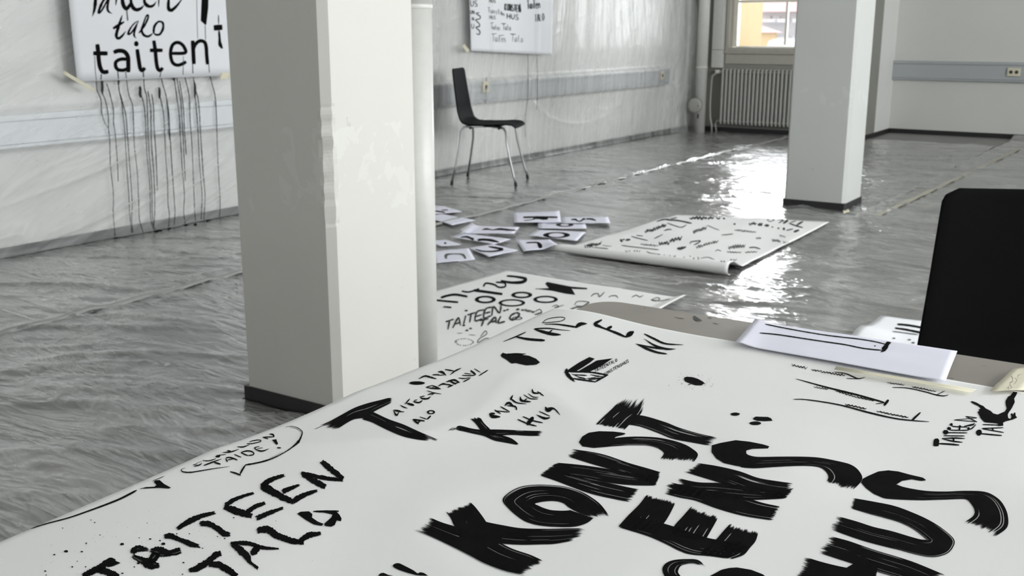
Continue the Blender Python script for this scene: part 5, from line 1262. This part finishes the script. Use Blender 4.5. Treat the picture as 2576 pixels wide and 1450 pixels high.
K.brush([(530, 820), (700, 850), (870, 885), (1020, 940), (1150, 1000), (1260, 1070), (1352, 1155), (1345, 1220), (1290, 1275), (1180, 1300), (1050, 1280), (900, 1240), (700, 1190), (550, 1145), (330, 1065)],
        [(512, 900), (650, 945), (780, 980), (900, 1015), (990, 1055), (1060, 1100), (1130, 1157), (1132, 1158), (1128, 1160), (1080, 1156), (1000, 1135), (850, 1090), (700, 1055), (560, 1010), (388, 962)], 28, (20, 70), 9, 90)
K.done('ink_letter', 'thick wet U of the last word')
K.brush([(330, 1125), (500, 1170), (700, 1240), (900, 1300), (1050, 1350), (1290, 1450)], [(248, 1260), (400, 1310), (585, 1370), (750, 1425), (900, 1470), (1010, 1520)], 28, (70, 30), 9, 50)
K.brush([(130, 1293), (300, 1345), (490, 1388), (620, 1400), (730, 1425)], [(65, 1450), (200, 1480), (400, 1500), (600, 1510), (720, 1510)], 26, (60, 0), 3, 40)
K.poly([(480, 1388), (545, 1350), (600, 1290), (740, 1350), (728, 1420), (700, 1500), (470, 1500)], 4)
K.done('ink_letter', 'thick wet H of the last word')
K.frame(1400, 980, 3.0846)
K.brush([(1160, 1388), (1100, 1330), (1000, 1322), (900, 1332), (840, 1362), (822, 1410), (850, 1480)], [(1130, 1372), (1060, 1355), (1000, 1362), (965, 1375), (948, 1400), (945, 1430), (985, 1480)], 16, (40, 0), 6, 40)
K.poly([(1170, 1465), (1280, 1405), (1340, 1391), (1400, 1387), (1510, 1405), (1600, 1440), (1650, 1480), (1170, 1480)], 4)
K.done('ink_letter', 'letter S cut by the lower edge')
K.frame(880, 1350, 8.05)
K.poly([(868, 605), (900, 570), (960, 552), (1010, 558), (1120, 612), (1290, 700), (1375, 765), (1395, 752), (1432, 738), (1500, 752), (1590, 812), (1360, 800), (1180, 752), (1000, 692), (900, 645)], 8)
K.poly([(575, 815), (600, 775), (640, 752), (680, 750), (730, 768), (770, 790), (890, 815)], 8)
K.done('ink_letter', 'two ink tips at the lower edge')

# ------------------------------------------------------------------ things lying on the table
lil = quad_sheet('a4_sheet', 'bluish white sheet with two long ink lines, lying over the far table edge', 'paper sheet',
    [tuple(hit(1850, 869, 2, TZ+.005)), tuple(hit(2378, 961, 2, TZ+.0075)), tuple(hit(2408, 886, 2, TZ+.006)), tuple(hit(1899, 811, 2, TZ+.007))], 30, M_lilac, wave=0.0015, seed=91,
    lift=lambda U, V: 0.004*(1-sstep(0, .12, U)))
K = Ink(lil, 0.0005, 92).frame(1800, 700, 3.2216)
K.pen([(402, 375), (600, 415), (850, 458), (1000, 478), (1150, 495), (1280, 515), (1372, 537)], 8, .6, .12); K.pen([(358, 447), (500, 460), (700, 490), (900, 520), (1050, 542), (1200, 572), (1345, 588)], 9, .6, .12)
K.poly([(1385, 520), (1398, 516), (1426, 524), (1405, 545), (1395, 572), (1375, 596), (1338, 606), (1350, 585), (1346, 570), (1368, 545)], 3); K.dot(1292, 552, 7, 4)
K.done('ink_line', 'two thin ink lines ending in a thick bar')
t1 = tape('masking_tape', 'long cream tape strip holding the far edge of the roll paper', [(2098, 932), (2103, 925), (2456, 984), (2440, 989)], 2, TZ+.0062, seed=21)
t2 = tape('masking_tape', 'wide torn tape piece with faint scribble at the right picture edge', [(2489, 986), (2548, 930), (2625, 921), (2575, 984)], 2, TZ+.0062, seed=22)
K = Ink(t2, 0.0004, 93).frame(2100, 780, 5.412)
for p in ([(2330, 1090), (2370, 1050), (2360, 1090), (2410, 1060), (2380, 1020), (2420, 960), (2400, 900), (2430, 940)], [(2440, 1020), (2480, 960), (2450, 930)], [(2500, 940), (2490, 900), (2540, 880)], [(2370, 1000), (2430, 980)]): K.pen(p, 4)
K.done('pencil_scribble', None, M_inkg)
# drips' splashes where they reach the floor film
fs = [o for o in COL.objects if o.name.startswith('floor_film')][0]
K = Ink(fs, 0.002, 94).frame(0, 520, 4.155)
for x, y, rx, ry in ((1200, 328, 46, 12), (1385, 290, 26, 10), (1490, 275, 20, 8), (1640, 255, 44, 12), (1768, 228, 24, 12), (1940, 195, 18, 8), (2045, 190, 20, 12), (2170, 145, 34, 10), (2295, 118, 22, 12)): K.dot(x, y, rx, ry, .4)
if K.f: K.done('ink_puddle', 'small black ink pools along the wall')
